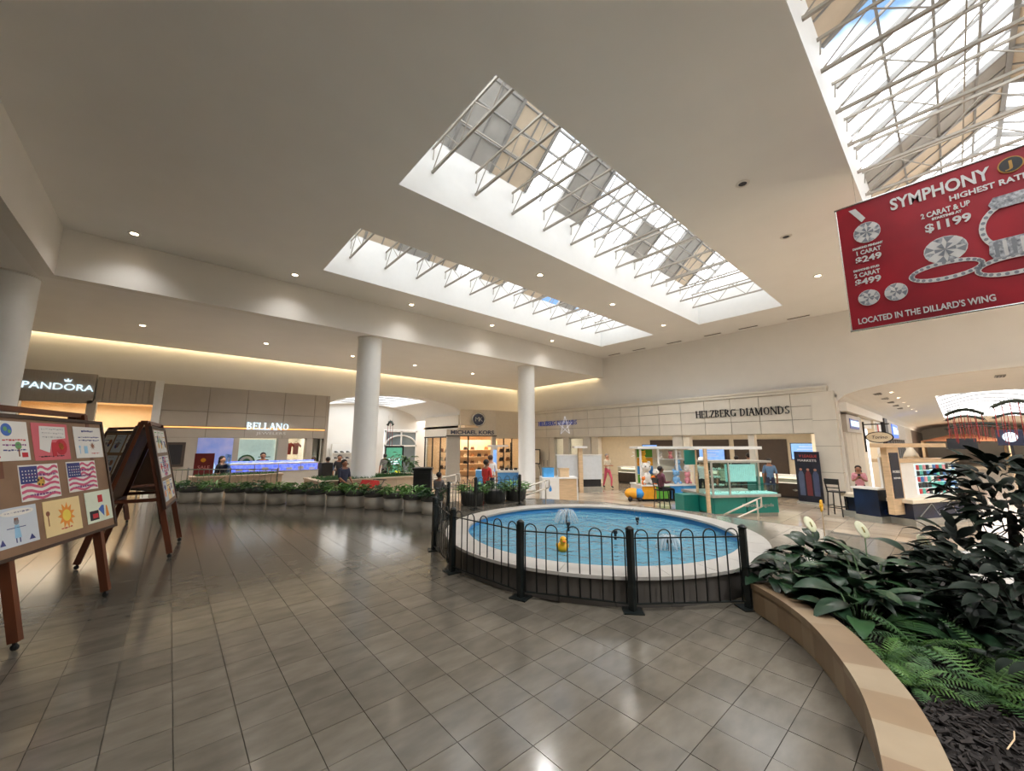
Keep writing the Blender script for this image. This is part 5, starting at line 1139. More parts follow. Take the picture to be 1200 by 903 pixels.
I = {k: ink(k, c) for k, c in dict(red=(196, 50, 60), pink=(226, 120, 130), blue=(70, 110, 190), navy=(62, 70, 130), stripe=(206, 96, 130), yellow=(240, 214, 90), gold=(214, 170, 70), black=(40, 38, 44), brown=(150, 96, 70), green=(110, 170, 110), orange=(236, 150, 60), sky=(150, 196, 226), grey=(150, 150, 156), purple=(130, 70, 130)).items()}
PAPER = {k: mat('paper_'+k, c, .8, var=.03) for k, c in dict(white=(232, 230, 226), cream=(238, 214, 160), pale=(206, 214, 224), pink=(214, 110, 120), mint=(222, 232, 214)).items()}
def drawing(E, sy, u, w, W, H, paper, label, art):
    M = Matrix.Translation(E.location) @ Matrix.Rotation(E.rotation_euler.z, 4, 'Z') @ slope(sy) @ Matrix.Translation((u, -.0615, w))
    t = thing('drawing', label, 'drawing', M=M, group='drawings pinned to the easels')
    MB().box(-W/2, W/2, -.003, 0, -H/2, H/2).build('paper', PAPER[paper], t); art(t, W, H)
def shp(t, name, m, *polys):
    mb = MB()
    for k, p in enumerate(polys): mb.plate(p, -.0045-.0002*k, -.003)
    return mb.build(name, I[m], t)
def circ(x, z, r, n=14, rz=None): return [(x+r*math.cos(2*PI*k/n), z+(rz or r)*math.sin(2*PI*k/n)) for k in range(n)]
def rect(x0, x1, z0, z1): return [(x0, z0), (x1, z0), (x1, z1), (x0, z1)]
def scribble(t, m, W, z, x0, x1, seed, a=.006):
    rr = random.Random(seed); mb = MB(); x = x0
    while x < x1:
        l = rr.uniform(.012, .04); mb.plate(rect(x, min(x+l, x1), z-a/2+rr.uniform(-.004, .004), z+a/2+rr.uniform(0, .006)), -.0045, -.003); x += l+.009
    stuff(mb.build('handwriting', I[m], t))
def flag(ball):
    def art(t, W, H):
        for k in range(6):
            z = H*(.42-.16*k); x0 = -W*.48 if k > 2 else -W*.05
            top = [(x0+(W*.48-x0)*q/8, z+.016*math.sin(3*q/8*PI)) for q in range(9)]; P = [(x, zz-H*.075) for x, zz in top]+top[::-1]
            mb = MB()
            for q in range(8): mb.plate([(top[q][0], top[q][1]-H*.075), (top[q+1][0], top[q+1][1]-H*.075), top[q+1], top[q]], -.0045, -.003)
            mb.build('stripe', I['stripe'], t)
        shp(t, 'canton', 'navy', rect(-W*.48, -W*.06, -H*.02, H*.46))
        mb = MB(); [mb.disc(-W*.42+W*.075*i, H*.06+H*.09*j, .007, -.0055, -.0045, 6) for i in range(5) for j in range(4)]; mb.build('stars', PAPER['white'], t)
        scribble(t, 'purple', W, H*.2, -W*.35, W*.42, 1, .018); scribble(t, 'purple', W, -H*.36, -W*.3, W*.35, 2, .018)
        if ball:
            shp(t, 'ball', 'gold', circ(0, 0, H*.15)); shp(t, 'ball_patch', 'black', *[circ(H*.1*math.cos(a), H*.1*math.sin(a), H*.035, 6) for a in (0, 1.3, 2.6, 3.9, 5.2)])
        else: scribble(t, 'purple', W, 0, -W*.05, W*.3, 3, .02)
    return art
def art_red(t, W, H):
    o = MB().plate([(-W*.35, -H*.2), (-W*.1, -H*.3), (0, H*.05), (W*.4, H*.1), (W*.42, H*.42), (-W*.3, H*.42)], -.0045, -.003).build('white_shape', PAPER['white'], t)
    for k in range(3): scribble(t, 'grey', W, H*(.34-.11*k), -W*.25, W*.36, 4+k)
    shp(t, 'figure', 'red', circ(W*.25, -H*.15, H*.22), rect(-W*.02, W*.1, -H*.4, -H*.02)); shp(t, 'lion_face', 'gold', circ(W*.25, -H*.13, H*.1)); scribble(t, 'black', W, -H*.4, -W*.4, W*.3, 8)
def art_mix(cols, seed, title=None):
    def art(t, W, H):
        rr = random.Random(seed)
        for k, c in enumerate(cols): shp(t, 'figure', c, circ(rr.uniform(-.32, .32)*W, rr.uniform(-.3, .2)*H, rr.uniform(.06, .12)*H*1.4, 9))
        for k in range(3): scribble(t, cols[k % len(cols)], W, H*(.4-.2*k), -W*.4, W*rr.uniform(.1, .42), seed*7+k)
    return art
def art_globe(t, W, H):
    shp(t, 'globe', 'blue', circ(W*.0, H*.28, H*.16, 18)); shp(t, 'globe_land', 'green', circ(-W*.03, H*.3, H*.06, 7), circ(W*.06, H*.24, H*.05, 6)).location = (0, -.001, 0); shp(t, 'sun_corner', 'orange', circ(-W*.36, -H*.1, H*.13, 12)); shp(t, 'tree', 'brown', rect(W*.22, W*.25, -H*.4, -H*.18)); shp(t, 'tree_top', 'green', circ(W*.235, -H*.12, H*.1, 9))
    for k in range(3): scribble(t, ('red', 'purple', 'navy')[k], W, H*(.02-.13*k), -W*.12, W*.42, 300+k, .009)
    shp(t, 'border_mark', 'red', rect(-W*.42, -W*.2, -H*.42, -H*.38), rect(W*.3, W*.44, -H*.42, -H*.3))
def art_letter(t, W, H):
    scribble(t, 'navy', W, H*.36, -W*.22, W*.2, 310, .016)
    for k in range(2): scribble(t, 'navy', W, H*(.16-.1*k), -W*.36, W*.4, 311+k, .007)
    P = [((.13 if k % 2 else .05)*H*math.cos(PI*k/8)+W*.12, (.13 if k % 2 else .05)*H*math.sin(PI*k/8)-H*.12) for k in range(16)]; shp(t, 'star', 'brown', P); shp(t, 'jar', 'sky', rect(-W*.2, -W*.08, -H*.36, -H*.12)); shp(t, 'stick_figure', 'sky', rect(-W*.36, -W*.34, -H*.36, -H*.18), circ(-W*.35, -H*.14, H*.04, 8)); scribble(t, 'red', W, -H*.36, W*.05, W*.35, 315)
def art_figure(t, W, H):
    o = MB().disc(W*.05, H*.36, W*.38, -.0045, -.003, 24, H*.09).build('speech_bubble', PAPER['white'], t); scribble(t, 'navy', W, H*.36, -W*.25, W*.35, 320, .008)
    shp(t, 'figure_head', 'grey', circ(0, H*.12, H*.08, 12)); shp(t, 'figure_body', 'sky', [(-W*.07, -H*.3), (W*.08, -H*.3), (W*.05, H*.04), (-W*.05, H*.04)]); shp(t, 'figure_arms', 'navy', rect(-W*.22, W*.2, -H*.04, -H*.02), rect(-W*.05, -W*.03, -H*.42, -H*.3), rect(W*.03, W*.05, -H*.42, -H*.3)); shp(t, 'hair', 'brown', [(-W*.05, H*.14), (W*.05, H*.14), (W*.04, H*.22), (-W*.04, H*.22)])
    shp(t, 'tents', 'navy', [(-W*.4, -H*.42), (-W*.28, -H*.42), (-W*.34, -H*.26)], [(W*.25, -H*.42), (W*.4, -H*.42), (W*.32, -H*.28)])
def art_sun(t, W, H):
    mb = MB(); P = [((.34 if k % 2 else .2)*H*math.cos(PI*k/11)*1.05+W*.08, (.38 if k % 2 else .22)*H*math.sin(PI*k/11)) for k in range(22)]; mb.plate(P, -.0045, -.003); mb.build('sun_burst', I['orange'], t); shp(t, 'sun_face', 'yellow', [(x, z) for x, z in circ(W*.08, 0, H*.17)]).location = (0, -.001, 0); shp(t, 'kite', 'brown', circ(-W*.4, H*.15, H*.07), rect(-W*.41, -W*.39, -H*.2, H*.1)); scribble(t, 'red', W, -H*.36, -W*.1, W*.2, 77)
def art_robot(t, W, H):
    shp(t, 'red_square', 'red', rect(-W*.02, W*.16, H*.12, H*.36)); shp(t, 'blue_shape', 'blue', [(-W*.05, -H*.1), (W*.15, -H*.35), (W*.18, H*.0), (W*.1, H*.02)]); shp(t, 'orange_bottle', 'orange', [(W*.22, -H*.4), (W*.36, -H*.38), (W*.3, -H*.02), (W*.26, -H*.02)]); shp(t, 'dark_box', 'black', rect(-W*.4, -W*.06, -H*.42, -H*.12)); shp(t, 'box_front', 'red', rect(-W*.3, -W*.1, -H*.36, -H*.22)).location = (0, -.001, 0)
drawing(E1, -1, -.5, 1.74, .46, .36, 'white', 'white drawing with a blue globe and orange marks at the top left of the board', art_globe)
drawing(E1, -1, .02, 1.735, .48, .37, 'pink', 'red bordered drawing of a lion, top centre of the board', art_red)
drawing(E1, -1, .58, 1.73, .46, .35, 'white', 'white letter with a small brown star, top right of the board', art_letter)
drawing(E1, -1, -.19, 1.35, .48, .33, 'white', 'flag drawing with a gold ball in its middle', flag(True))
drawing(E1, -1, .4, 1.36, .46, .32, 'white', 'flag drawing without a ball, right of the other flag', flag(False))
drawing(E1, -1, -.52, .99, .46, .33, 'pale', 'pale blue drawing of a figure with a speech bubble', art_figure)
drawing(E1, -1, .04, .985, .5, .34, 'cream', 'tan drawing of an orange sunburst', art_sun)
drawing(E1, -1, .6, 1.0, .44, .34, 'mint', 'drawing of a red square and blue toy, bottom right of the board', art_robot)
for k in range(3): drawing(E2, -1, -.33+.33*k, 1.75, .3, .36, 'white', '%s drawing in the top row of the second easel' % ORD[k], art_mix(['green', 'gold', 'navy'], 20+k))
for k in range(3): drawing(E2, -1, -.33+.33*k, 1.35, .3, .33, ['white', 'pale', 'white'][k], '%s drawing in the middle row of the second easel' % ORD[k], flag(False) if k == 1 else art_mix(['purple', 'sky', 'red'], 30+k))
for k in range(3): drawing(E2, -1, -.33+.33*k, .97, .3, .32, ['pale', 'cream', 'white'][k], '%s drawing in the bottom row of the second easel' % ORD[k], art_mix(['blue', 'navy', 'orange'], 40+k))
for k in range(6): drawing(E3, 1, -.38+.38*(k % 3), 1.72-.42*(k//3), .32, .36, ['white', 'pale', 'white'][k % 3], '%s drawing in the %s row of the farthest easel' % (ORD[k % 3], ['top', 'second'][k//3]), art_mix(['grey', 'navy', 'brown'], 60+k))
# ------------------------------------------------------------------ hanging banner
M_red = mat('banner_red', (190, 26, 48), .45, col2=(146, 22, 42), scale=.9); M_ban = mat('banner_print_white', (238, 236, 236), .5); M_gemw = mat('gem_print', (226, 228, 234), .4, col2=(120, 124, 136), scale=26); M_bgold = mat('banner_gold', (196, 150, 70), .5)
t = thing('hanging_banner', 'large red SYMPHONY jewelry banner with diamond rings hanging from the ceiling', 'banner', (9.5, 0, 0), -PI/2)
x0, x1, z0, z1 = -1.04, 1.8, 3.79, 6.26
mb = MB(); n = 24; vs = []; fs = []
for i in range(n+1):
    for j in range(9):
        x = x0+(x1-x0)*i/n; z = z0+(z1-z0)*j/8; vs.append((x, .012*math.sin(x*3.1+z)*math.sin(PI*j/8), z))
N = len(vs); vs += [(x, y+.006, z) for x, y, z in vs]
for i in range(n):
    for j in range(8): a = i*9+j; fs += [(a, a+9, a+10, a+1), (N+a+1, N+a+10, N+a+9, N+a)]
mb.add(vs, fs).build('banner_sheet', M_red, t, True)
for z in (z0, z1): MB().tube([(x0-.03, .003, z), (x1+.03, .003, z)], .022, 8).build('frame_rod', M_chrome, t)
MB().tube([(x0-.01, .003, z0), (x0-.01, .003, z1)], .008, 6).build('edge_rod', M_chrome, t)
for x in (x0+.3, x1-.3): MB().tube([(x, .003, z1), (x, .003, ZC)], .004, 5).build('wire', M_chrome, t)
Y_ = -.016
def bt(s, cx, cz, w, h, m=M_ban, b=.004): txt(s, h, t, m, (cx, Y_, cz), .002, 'print_text', width=w, bold=b)
bt('SYMPHONY', .28, 5.99, 1.16, .3, b=.008); bt('HIGHEST RATED STORE', 1.05, 5.77, 1.3, .13); bt('2 CARAT & UP', .33, 5.6, .56, .13); bt('STARTING AT', .34, 5.505, .34, .055); bt('$1199', .335, 5.36, .52, .2, b=.006)
bt('DIAMOND PENDANT', -.67, 5.36, .42, .05); bt('1 CARAT', -.67, 5.26, .34, .11); bt('$249', -.68, 5.12, .36, .16, b=.005); bt('DIAMOND STUD', -.73, 4.93, .36, .05); bt('2 CARAT', -.73, 4.83, .36, .11); bt('$499', -.73, 4.69, .36, .16, b=.005); bt("LOCATED IN THE DILLARD'S WING", -.13, 3.945, 1.62, .15)
MB().disc(1.07, 6.02, .13, Y_-.004, 0, 28).build('emblem_ring', M_bgold, t); MB().disc(1.07, 6.02, .115, Y_-.008, 0, 28).build('emblem_disc', M_black_l, t); txt('J', .17, t, M_bgold, (1.07, Y_-.012, 6.02), .002, 'print_text', width=.08)
def gem(cx, cz, r, rz=None, n=10, name='gem_print'):
    rz = rz or r; g = MB(); rr = random.Random(int(cx*100))
    g.disc(cx, cz, r, Y_-.002, -.01, 20, rz); g.build(name, M_ban, t)
    for k in range(n):
        a0, a1 = 2*PI*k/n, 2*PI*(k+1)/n; f0 = .5
        P = [(cx+r*.97*math.cos(a0), cz+rz*.97*math.sin(a0)), (cx+r*.97*math.cos(a1), cz+rz*.97*math.sin(a1)), (cx+r*f0*math.cos((a0+a1)/2), cz+rz*f0*math.sin((a0+a1)/2))]
        MB().plate(P, Y_-.004, -.01).build('facet_print', [M_gemw, M_ban, mat('gem_grey', (150, 154, 164), .4)][k % 3], t)
    for k in range(0, n, 2):
        a0 = 2*PI*k/n; MB().plate([(cx, cz), (cx+r*.5*math.cos(a0-.3), cz+rz*.5*math.sin(a0-.3)), (cx+r*.5*math.cos(a0+.3), cz+rz*.5*math.sin(a0+.3))], Y_-.006, -.01).build('facet_print', MATS['gem_grey'], t)
def ringband(cx, cz, rx, rz, w, a0=0, a1=360, stones=True):
    n = 40; g = MB()
    for k in range(n):
        b0, b1 = math.radians(a0+(a1-a0)*k/n), math.radians(a0+(a1-a0)*(k+1)/n)
        g.plate([(cx+rx*math.cos(b0), cz+rz*math.sin(b0)), (cx+rx*math.cos(b1), cz+rz*math.sin(b1)), (cx+(rx-w)*math.cos(b1), cz+(rz-w)*math.sin(b1)), (cx+(rx-w)*math.cos(b0), cz+(rz-w)*math.sin(b0))], Y_-.001, -.01)
    g.build('ring_print', M_ban, t); g = MB()
    if stones:
        for k in range(26):
            b = math.radians(a0+(a1-a0)*(k+.5)/26); g.disc(cx+(rx-w/2)*math.cos(b), cz+(rz-w/2)*math.sin(b), w*.36, Y_-.003, -.01, 8)
        stuff(g.build('small_stones_print', MATS.get('gem_grey') or mat('gem_grey', (150, 154, 164), .4), t))
mat('gem_grey', (150, 154, 164), .4)
ringband(.22, 4.56, .43, .17, .07); gem(.26, 4.92, .25, .23, 12); ringband(.92, 4.42, .4, .17, .07); ringband(1.02, 5.05, .38, .42, .07)
MB().plate([(.74, 4.55), (1.16, 4.55), (1.22, 4.66), (1.2, 4.86), (.72, 4.86), (.7, 4.66)], Y_-.004, -.01).build('emerald_print', M_gemw, t)
for k in range(5): MB().plate(rect(.76+.085*k, .8+.085*k, 4.58, 4.83), Y_-.006, -.01).build('facet_print', M_ban if k % 2 else MATS['gem_grey'], t)
MB().plate([(.82, 5.36), (1.3, 5.36), (1.34, 5.44), (1.28, 5.56), (.84, 5.56), (.78, 5.46)], Y_-.004, -.01).build('emerald_print', M_gemw, t)
gem(-.65, 5.63, .19, .2, 12); MB().plate([(-.86, 6.16), (-.76, 6.16), (-.64, 5.92), (-.7, 5.86)], Y_-.002, -.01).build('bail_print', M_ban, t); gem(-.75, 4.37, .15, .15, 9); gem(-.39, 4.37, .15, .16, 9)
# ------------------------------------------------------------------ ceiling lights and vents
M_trim = mat('lamp_trim', (226, 222, 214), .4)
def downlight(label, x, y, z, lit=True, power=0):
    t = thing('downlight', label, 'light', (x, y, z), 0, 'recessed ceiling lights')
    MB().lathe([(.075, 0), (.075, -.012), (.12, -.018), (.13, -.005), (.13, 0)], 20, caps=False).build('trim', M_trim, t, True); MB().lathe([(.076, -.004), (.076, -.008)], 16).build('lens', M_lamp if lit else M_dark, t)
    if power:
        l = bpy.data.lights.new('downlight_beam', 'SPOT'); l.energy = power; l.spot_size = 2.2; l.spot_blend = 1; l.color = (1, .975, .95); l.shadow_soft_size = .08
        o = bpy.data.objects.new('downlight_beam', l); COL.objects.link(o); o.parent = t; o.location = (0, 0, -.05)
PW = 340
for k, (x, lb) in enumerate(((-1.19, 'nearest the left bulkhead corner'), (2.4, 'left of the second skylight'), (6.33, 'middle one of the row over the second skylight'), (10.2, 'right one of the row over the second skylight'), (14.1, 'far one of the row over the second skylight'))): downlight('main ceiling downlight, '+lb, x, 12.95, ZC, power=40)
for k, x in enumerate((8.13, 12.0, 15.9)): downlight('%s downlight on the strip between the two left skylights' % ORD[k], x, 7.93, ZC, True, PW)
for k, x in enumerate((8.17, 11.22, 14.7)): downlight('%s downlight on the ceiling left of the red banner' % ORD[k], x, 2.24, ZC, k == 2, PW if k else 0)
for k, x in enumerate((-1.1, 2.49, 5.88, 8.99, 12.6)): downlight('%s small downlight in the low ceiling before the shops' % ORD[k], x, 17.75, ZB, True, 300)
for k, (x, y) in enumerate(((1, -6), (6, -6), (11, -6), (16, -6), (1, -11.4), (6, -11.4), (11, -11.4), (16, -11.4))): downlight('%s unseen added fill light out of view on the right ceiling' % ORD[k], x, y, ZC, True, 1400)  # lamps added out of view so bounced light lifts the ceiling
for k, (x, y) in enumerate(((1.6, 2.24), (2.6, -1.6), (-1.2, -2))): downlight('%s unseen added fill light in the ceiling right above the camera' % ORD[k], x, y, ZC, True, 300)  # lamps added above the frame to brighten the near floor
for k in range(6): downlight('%s downlight along the left side of the right corridor vault' % ORD[k], 22.5+3*k, 1.55, arch_z(1.55, *RA)+.005, True, 60 if k < 4 else 0)
for k, y in enumerate((3.7, 5.57, 7.1, 9.0, 11.0, 12.6)):
    t = thing('air_vent', '%s dark slot vent in the ceiling along the far wall, from the right' % ORD[k], 'vent', (19.05, y, ZC)); MB().box(-.08, .08, -.4, .4, -.012, 0).build('frame', M_trim, t)
    for q in range(3): MB().box(-.055+.04*q, -.03+.04*q, -.38, .38, -.016, -.01).build('slot', M_dark, t)
for k, (x, y) in enumerate(((22, 1.9), (24.5, 1.9), (27, 1.9), (29.5, 1.9), (32, 1.9), (21.5, -1.3))):
    z = arch_z(y, *RA); t = thing('air_vent', '%s dark square vent in the right corridor vault' % ORD[k], 'vent', (x, y, z-.02)); MB().box(-.25, .25, -.12, .12, -.02, .03).build('frame', M_mull, t); [MB().box(-.22, .22, -.1+.07*q, -.06+.07*q, -.026, -.018).build('slat', M_dark, t) for q in range(3)]
# ------------------------------------------------------------------ people
SKIN = [mat('skin_%d' % k, c, .55, var=.04) for k, c in enumerate(((206, 156, 128), (160, 112, 86), (112, 76, 58)))]; HAIR = {k: mat('hair_'+k, c, .6) for k, c in dict(dark=(36, 28, 26), brown=(76, 52, 38), grey=(150, 144, 138)).items()}
def fabric(k, c): return mat('fabric_'+k, c, .8, var=.12, scale=14)
def person(label, loc, rz, shirt, pants, skin, hair, pose='stand', H=1.7, long_hair=False, sleeves='short', arms='down', hat=None, skirt=None):
    J = {}; E = []; TAGS = {}
    def j(n, p, r, par=None, tg='shirt'):
        J[n] = (Vector(p), r); TAGS[n] = tg
        if par: E.append((par, n))
    sit = pose == 'sit'
    pz = .93
    j('pelvis', (0, 0, pz), .135, None, 'pants'); j('spine', (0, .01, pz+.19), .12, 'pelvis'); j('chest', (0, 0, pz+.38), .145, 'spine'); j('neck', (0, -.005, pz+.55), .055, 'chest', 'skin'); j('jaw', (0, -.02, pz+.61), .07, 'neck', 'skin'); j('head', (0, -.02, pz+.69), .09, 'jaw', 'skin'); j('crown', (0, -.005, pz+.76), .06, 'head', 'skin'); j('nose', (0, -.115, pz+.665), .016, 'head', 'skin')
    for s, sd in ((-1, 'l'), (1, 'r')):
        j('ear'+sd, (s*.095, 0, pz+.67), .018, 'head', 'skin')
        j('sh'+sd, (s*.17, 0, pz+.47), .068, 'chest')
        if arms == 'down': el, wr, pa = (s*.23, .03, pz+.2), (s*.24, -.05, pz-.05), (s*.24, -.08, pz-.14)
        elif arms == 'front': el, wr, pa = (s*.22, -.02, pz+.2), (s*.12, -.25, pz+.2), (s*.09, -.33, pz+.22)
        elif arms == 'phone': el, wr, pa = (s*.2, -.06, pz+.22), (s*.09, -.24, pz+.3), (s*.05, -.29, pz+.37)
        else: el, wr, pa = (s*.2, -.05, pz+.2), (s*.13, -.28, pz+.06), (s*.1, -.36, pz+.03)
        ft = 'shirt' if sleeves == 'long' else 'skin'
        j('el'+sd, el, .046, 'sh'+sd, 'shirt'); j('wr'+sd, wr, .031, 'el'+sd, ft); j('pa'+sd, pa, .032, 'wr'+sd, 'skin')
        d = (Vector(pa)-Vector(wr)).normalized(); side = Vector((1, 0, 0)) if abs(d.x) < .8 else Vector((0, 1, 0)); curl = Vector((0, -.35, -.2)) if arms == 'down' else Vector((0, -.1, -.4))
        for q in range(4):
            o_ = side*(-.024+.016*q); l = (.05, .058, .055, .042)[q]; b0 = Vector(pa)+d*.035+o_; j('f%d%s' % (q, sd), b0, .0095, 'pa'+sd, 'skin'); j('g%d%s' % (q, sd), b0+d*l+curl*.02, .008, 'f%d%s' % (q, sd), 'skin')
        th = Vector(pa)-d*.01-side*s*.035; j('t'+sd, th, .011, 'pa'+sd, 'skin'); j('u'+sd, th+d*.035-side*s*.012, .009, 't'+sd, 'skin')
        j('hip'+sd, (s*.09, 0, pz-.05), .09, 'pelvis', 'pants')
        if sit: kn, an, to = (s*.11, -.42, pz-.04), (s*.11, -.4, pz-.45), (s*.12, -.53, pz-.5)
        elif pose == 'walk': kn, an, to = (s*.1, -.05-.14*s, pz-.44), (s*.1, .04-.2*s, .1), (s*.11, -.1-.2*s, .05)
        else: kn, an, to = (s*.1, -.02, pz-.44), (s*.1, .02, .09), (s*.12, -.14, .045)
        lt = 'skin' if skirt else 'pants'
        j('kn'+sd, kn, .06, 'hip'+sd, lt); j('an'+sd, an, .042, 'kn'+sd, lt); j('to'+sd, to, .036, 'an'+sd, 'shoe')
    names = list(J); idx = {n: i for i, n in enumerate(names)}
    me = bpy.data.meshes.new('body'); me.from_pydata([J[n][0] for n in names], [(idx[a], idx[b]) for a, b in E], [])
    o = bpy.data.objects.new('body', me); COL.objects.link(o); o.modifiers.new('skin', 'SKIN'); o.modifiers.new('sub', 'SUBSURF').levels = 1
    for n in names:
        sv = me.skin_vertices[0].data[idx[n]]; r = J[n][1]; sv.radius = (r, r) if n not in ('pelvis', 'spine', 'chest') else (r*1.1, r*.8); sv.use_root = n == 'pelvis'
    bm_ = bpy.data.meshes.new_from_object(o.evaluated_get(bpy.context.evaluated_depsgraph_get())); bpy.data.objects.remove(o); bpy.data.meshes.remove(me)
    bm_.name = 'body'; bm_.materials.clear(); mats = {'shirt': shirt, 'pants': pants, 'skin': skin, 'shoe': M_dark}; keys = list(mats)
    for k in keys: bm_.materials.append(mats[k])
    segs = [(J[a][0], J[b][0], TAGS[b]) for a, b in E]
    npo = len(bm_.polygons); C = np.empty(npo*3); bm_.polygons.foreach_get('center', C); C = C.reshape(-1, 1, 3)
    A_ = np.array([tuple(q[0]) for q in segs])[None]; D_ = np.array([tuple(q[1]-q[0]) for q in segs])[None]
    U = np.clip(((C-A_)*D_).sum(2)/np.maximum((D_*D_).sum(2), 1e-9), 0, 1); Q = np.linalg.norm(C-(A_+D_*U[..., None]), axis=2).argmin(1)
    bm_.polygons.foreach_set('material_index', [keys.index(segs[q][2]) for q in Q]); bm_.polygons.foreach_set('use_smooth', [True]*npo)
    root = thing('person', label, 'person', loc, rz); k = H/1.7
    dz = (.05-(pz-.5)-.05) if False else 0
    ob = bpy.data.objects.new('body', bm_); COL.objects.link(ob); ob.parent = root; root.scale = (k, k, k)
    hz = pz+.7
    mb = MB(); mb.sph((0, .025, hz+.015), (.102, .105, .1), 14, 9); mb.v = [(x, max(y, -.05-.0*z), z) for x, y, z in mb.v]
    if long_hair: mb.sph((0, .07, hz-.12), (.1, .05, .2), 10, 8)
    mb.build('hair', hair, root, True)
    for s in (-1, 1): MB().sph((s*.034, -.1, hz-.005), .011, 6, 5).build('eye', M_dark, root)
    MB().sph((0, -.1, pz+.625), (.024, .008, .006), 8, 5).build('mouth', mat('lips', (150, 80, 76), .5), root)
    if hat: MB().lathe([(.16, .0), (.11, .02), (.11, .1), (.06, .14), (.001, .145)], 16, (0, .0, hz+.03)).build('hat', hat, root, True)
    if skirt: MB().lathe([(.13, .98), (.16, .85), (.24, .45)], 18, (0, 0, 0), caps=False).build('skirt', skirt, root, True)
    return root
f_red = fabric('red', (196, 52, 50)); f_white = fabric('white', (226, 222, 222)); f_navy = fabric('navy', (46, 52, 76)); f_black = fabric('black', (34, 34, 38)); f_plum = fabric('plum', (104, 58, 74)); f_pink = fabric('pink', (222, 96, 122)); f_cream = fabric('cream', (226, 214, 190)); f_blue = fabric('blue', (92, 124, 156)); f_grey = fabric('grey', (110, 108, 108)); f_rose = fabric('rose', (216, 150, 160))
def look(x, y, tx, ty): return math.atan2(ty-y, tx-x)+PI/2
person('person in a red t-shirt looking down beside the blue kiosk', (8.55, 11.1, ZL), look(8.55, 11.1, 12, 11.3), f_red, f_black, SKIN[1], HAIR['dark'], arms='front', H=1.72)
person('person in a white shirt standing behind the one in red', (9.9, 12.6, ZL), look(9.9, 12.6, 13, 15.5), f_white, f_navy, SKIN[0], HAIR['brown'], H=1.82)
person('person in a cream top and pink trousers walking past the diamond store', (17.6, 12.35, ZL), look(17.6, 12.35, 16, 7), f_cream, f_pink, SKIN[0], HAIR['grey'], pose='walk', H=1.75, arms='front')
person('person in a plum jacket sitting on a high stool at the toy stand', (13.45, 7.15, ZL-.14), look(13.45, 7.15, 15.2, 6.0), f_plum, f_black, SKIN[2], HAIR['dark'], pose='sit', sleeves='long', arms='front', H=1.62)
stool('bar_stool', 'dark high stool under the seated person in the plum jacket', (13.42, 7.15, ZL), look(13.45, 7.15, 15.2, 6.0), M_black, .93)
person('person in a white cap behind the toy stand canopy', (16.3, 6.9, ZL), look(16.3, 6.9, 13, 6), f_white, f_black, SKIN[0], HAIR['brown'], hat=mat('cap_white', (232, 230, 226), .8), H=1.68)
person('person in a tan top behind the teal kiosk, beside the white cap', (16.6, 6.2, ZL), look(16.6, 6.2, 13, 6), f_cream, f_black, SKIN[1], HAIR['dark'], H=1.6)
person('person in black at the counter behind the teal kiosk', (19.9, 6.8, ZL), look(19.9, 6.8, 22, 7), f_black, f_black, SKIN[1], HAIR['dark'], H=1.72)
person('taller person in black at the counter behind the teal kiosk', (20.1, 6.35, ZL), look(20.1, 6.35, 22, 7), f_grey, f_black, SKIN[0], HAIR['dark'], H=1.85)
person('person in a blue shirt near the right end of the teal kiosk', (18.6, 5.15, ZL), look(18.6, 5.15, 21, 6), f_blue, f_navy, SKIN[1], HAIR['dark'], H=1.68)
person('person with long dark hair holding a phone at the phone case kiosk', (17.1, 2.2, ZL+.12), look(17.1, 2.2, 12, 1.5), f_rose, f_black, SKIN[1], HAIR['dark'], pose='stand', long_hair=True, arms='phone', H=1.45)
_r = look(17.1, 2.2, 12, 1.5); _p = Vector((17.1, 2.2, ZL+.12))+Matrix.Rotation(_r, 3, 'Z') @ Vector((0, -.3, 1.345))*(1.45/1.7)
_t = thing('smartphone', 'dark smartphone in the hands of the person at the phone case kiosk', 'phone', tuple(_p), _r); MB().box(-.036, .036, -.005, .005, -.075, .075).build('case', M_dark, _t); MB().box(-.032, .032, .005, .006, -.07, .07).build('display', M_screen, _t)
person('person in grey standing next to the green directory totem', (8.75, 20.3, ZL), look(8.75, 20.3, 9.4, 24), f_grey, f_black, SKIN[1], HAIR['dark'], H=1.75)
person('person in a blue shirt left of the middle column', (5.35, 18.5, ZL), look(5.35, 18.5, 6, 24), f_blue, f_navy, SKIN[0], HAIR['dark'], H=1.7)
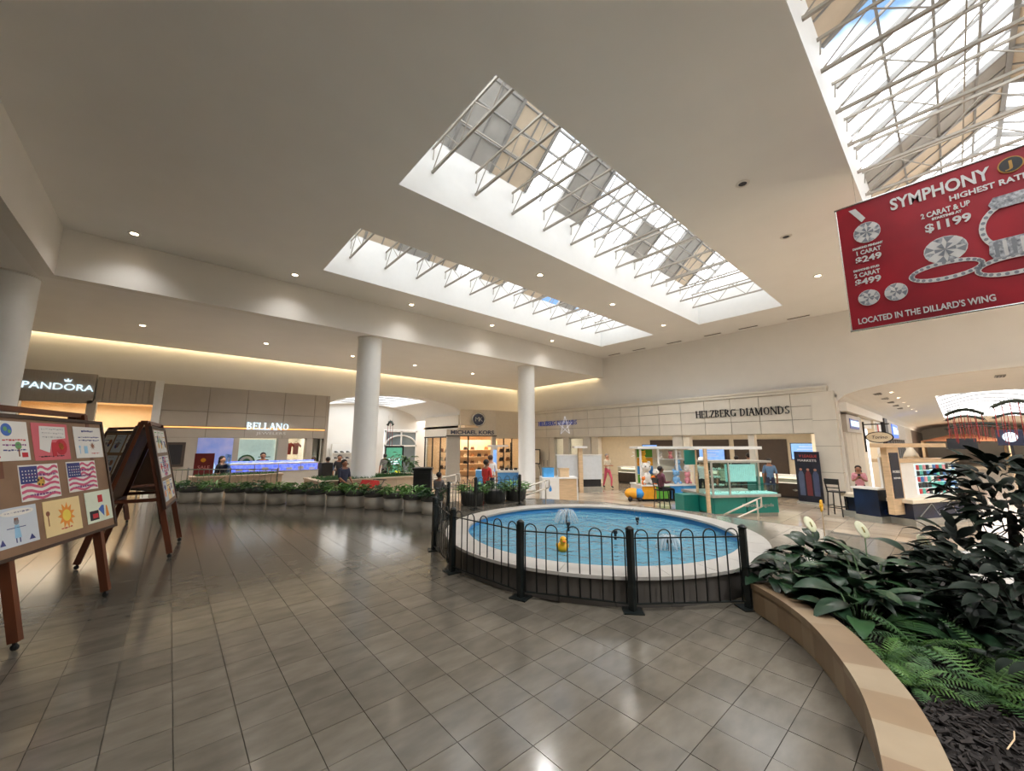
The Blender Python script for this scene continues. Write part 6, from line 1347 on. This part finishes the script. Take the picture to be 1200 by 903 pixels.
person('person in dark clothes beside the one in blue near the middle column', (6.1, 19.3, ZL), look(6.1, 19.3, 5, 15), f_black, f_black, SKIN[1], HAIR['dark'], H=1.76)
person('person in a pink top near the corridor shop window', (5.1, 19.8, ZL), look(5.1, 19.8, 5.5, 24), f_rose, f_rose, SKIN[0], HAIR['brown'], H=1.68)
person('person in black standing at the blue glowing kiosk', (3.1, 19.95, ZL), look(3.1, 19.95, 3.2, 15), f_black, f_black, SKIN[1], HAIR['dark'], H=1.9)
person('person with long dark hair between the blue poster and the kiosk', (1.6, 18.9, ZL), look(1.6, 18.9, 2.5, 18), f_black, f_plum, SKIN[0], HAIR['dark'], long_hair=True, H=1.8)
person('person in dark clothes sitting on the edge of the beige planter', (4.35, 13.25, -.5), look(4.35, 13.25, 5.5, 10), f_navy, f_black, SKIN[1], HAIR['dark'], pose='sit', arms='lap', H=1.65)
person('seated person with short dark hair behind the fence near the handrail', (6.3, 10.55, -.62), look(6.3, 10.55, 9, 12), f_grey, f_navy, SKIN[1], HAIR['dark'], arms='lap', H=1.42)
# red stroller on the lower walk
t = thing('stroller', 'red and black stroller parked in front of the beige planter', 'stroller', (5.0, 12.75, ZL), .5)
MB().add([(-.35, -.2, .8), (.3, -.2, .95), (.3, .2, .95), (-.35, .2, .8), (-.1, -.2, 1.15), (.25, -.2, 1.1), (.25, .2, 1.1), (-.1, .2, 1.15)], [(3, 2, 1, 0), (4, 5, 6, 7), (0, 1, 5, 4), (1, 2, 6, 5), (2, 3, 7, 6), (3, 0, 4, 7)]).build('red_hood', f_red, t); MB().box(-.35, .3, -.2, .2, .45, .8).build('seat', f_black, t)
for sy in (-1, 1):
    MB().tube([(-.45, sy*.24, .1), (.1, sy*.24, .75), (.5, sy*.22, 1.12), (.62, sy*.2, 1.1)], .014, 6).build('frame_bar', M_black, t, True)
    for sx in (-.45, .35): MB().tube([(sx, sy*.26-.015, .1), (sx, sy*.26+.015, .1)], .1, 16).build('wheel', M_black, t)
MB().tube([(.62, -.2, 1.1), (.62, .2, 1.1)], .016, 6).build('handle', M_black, t)
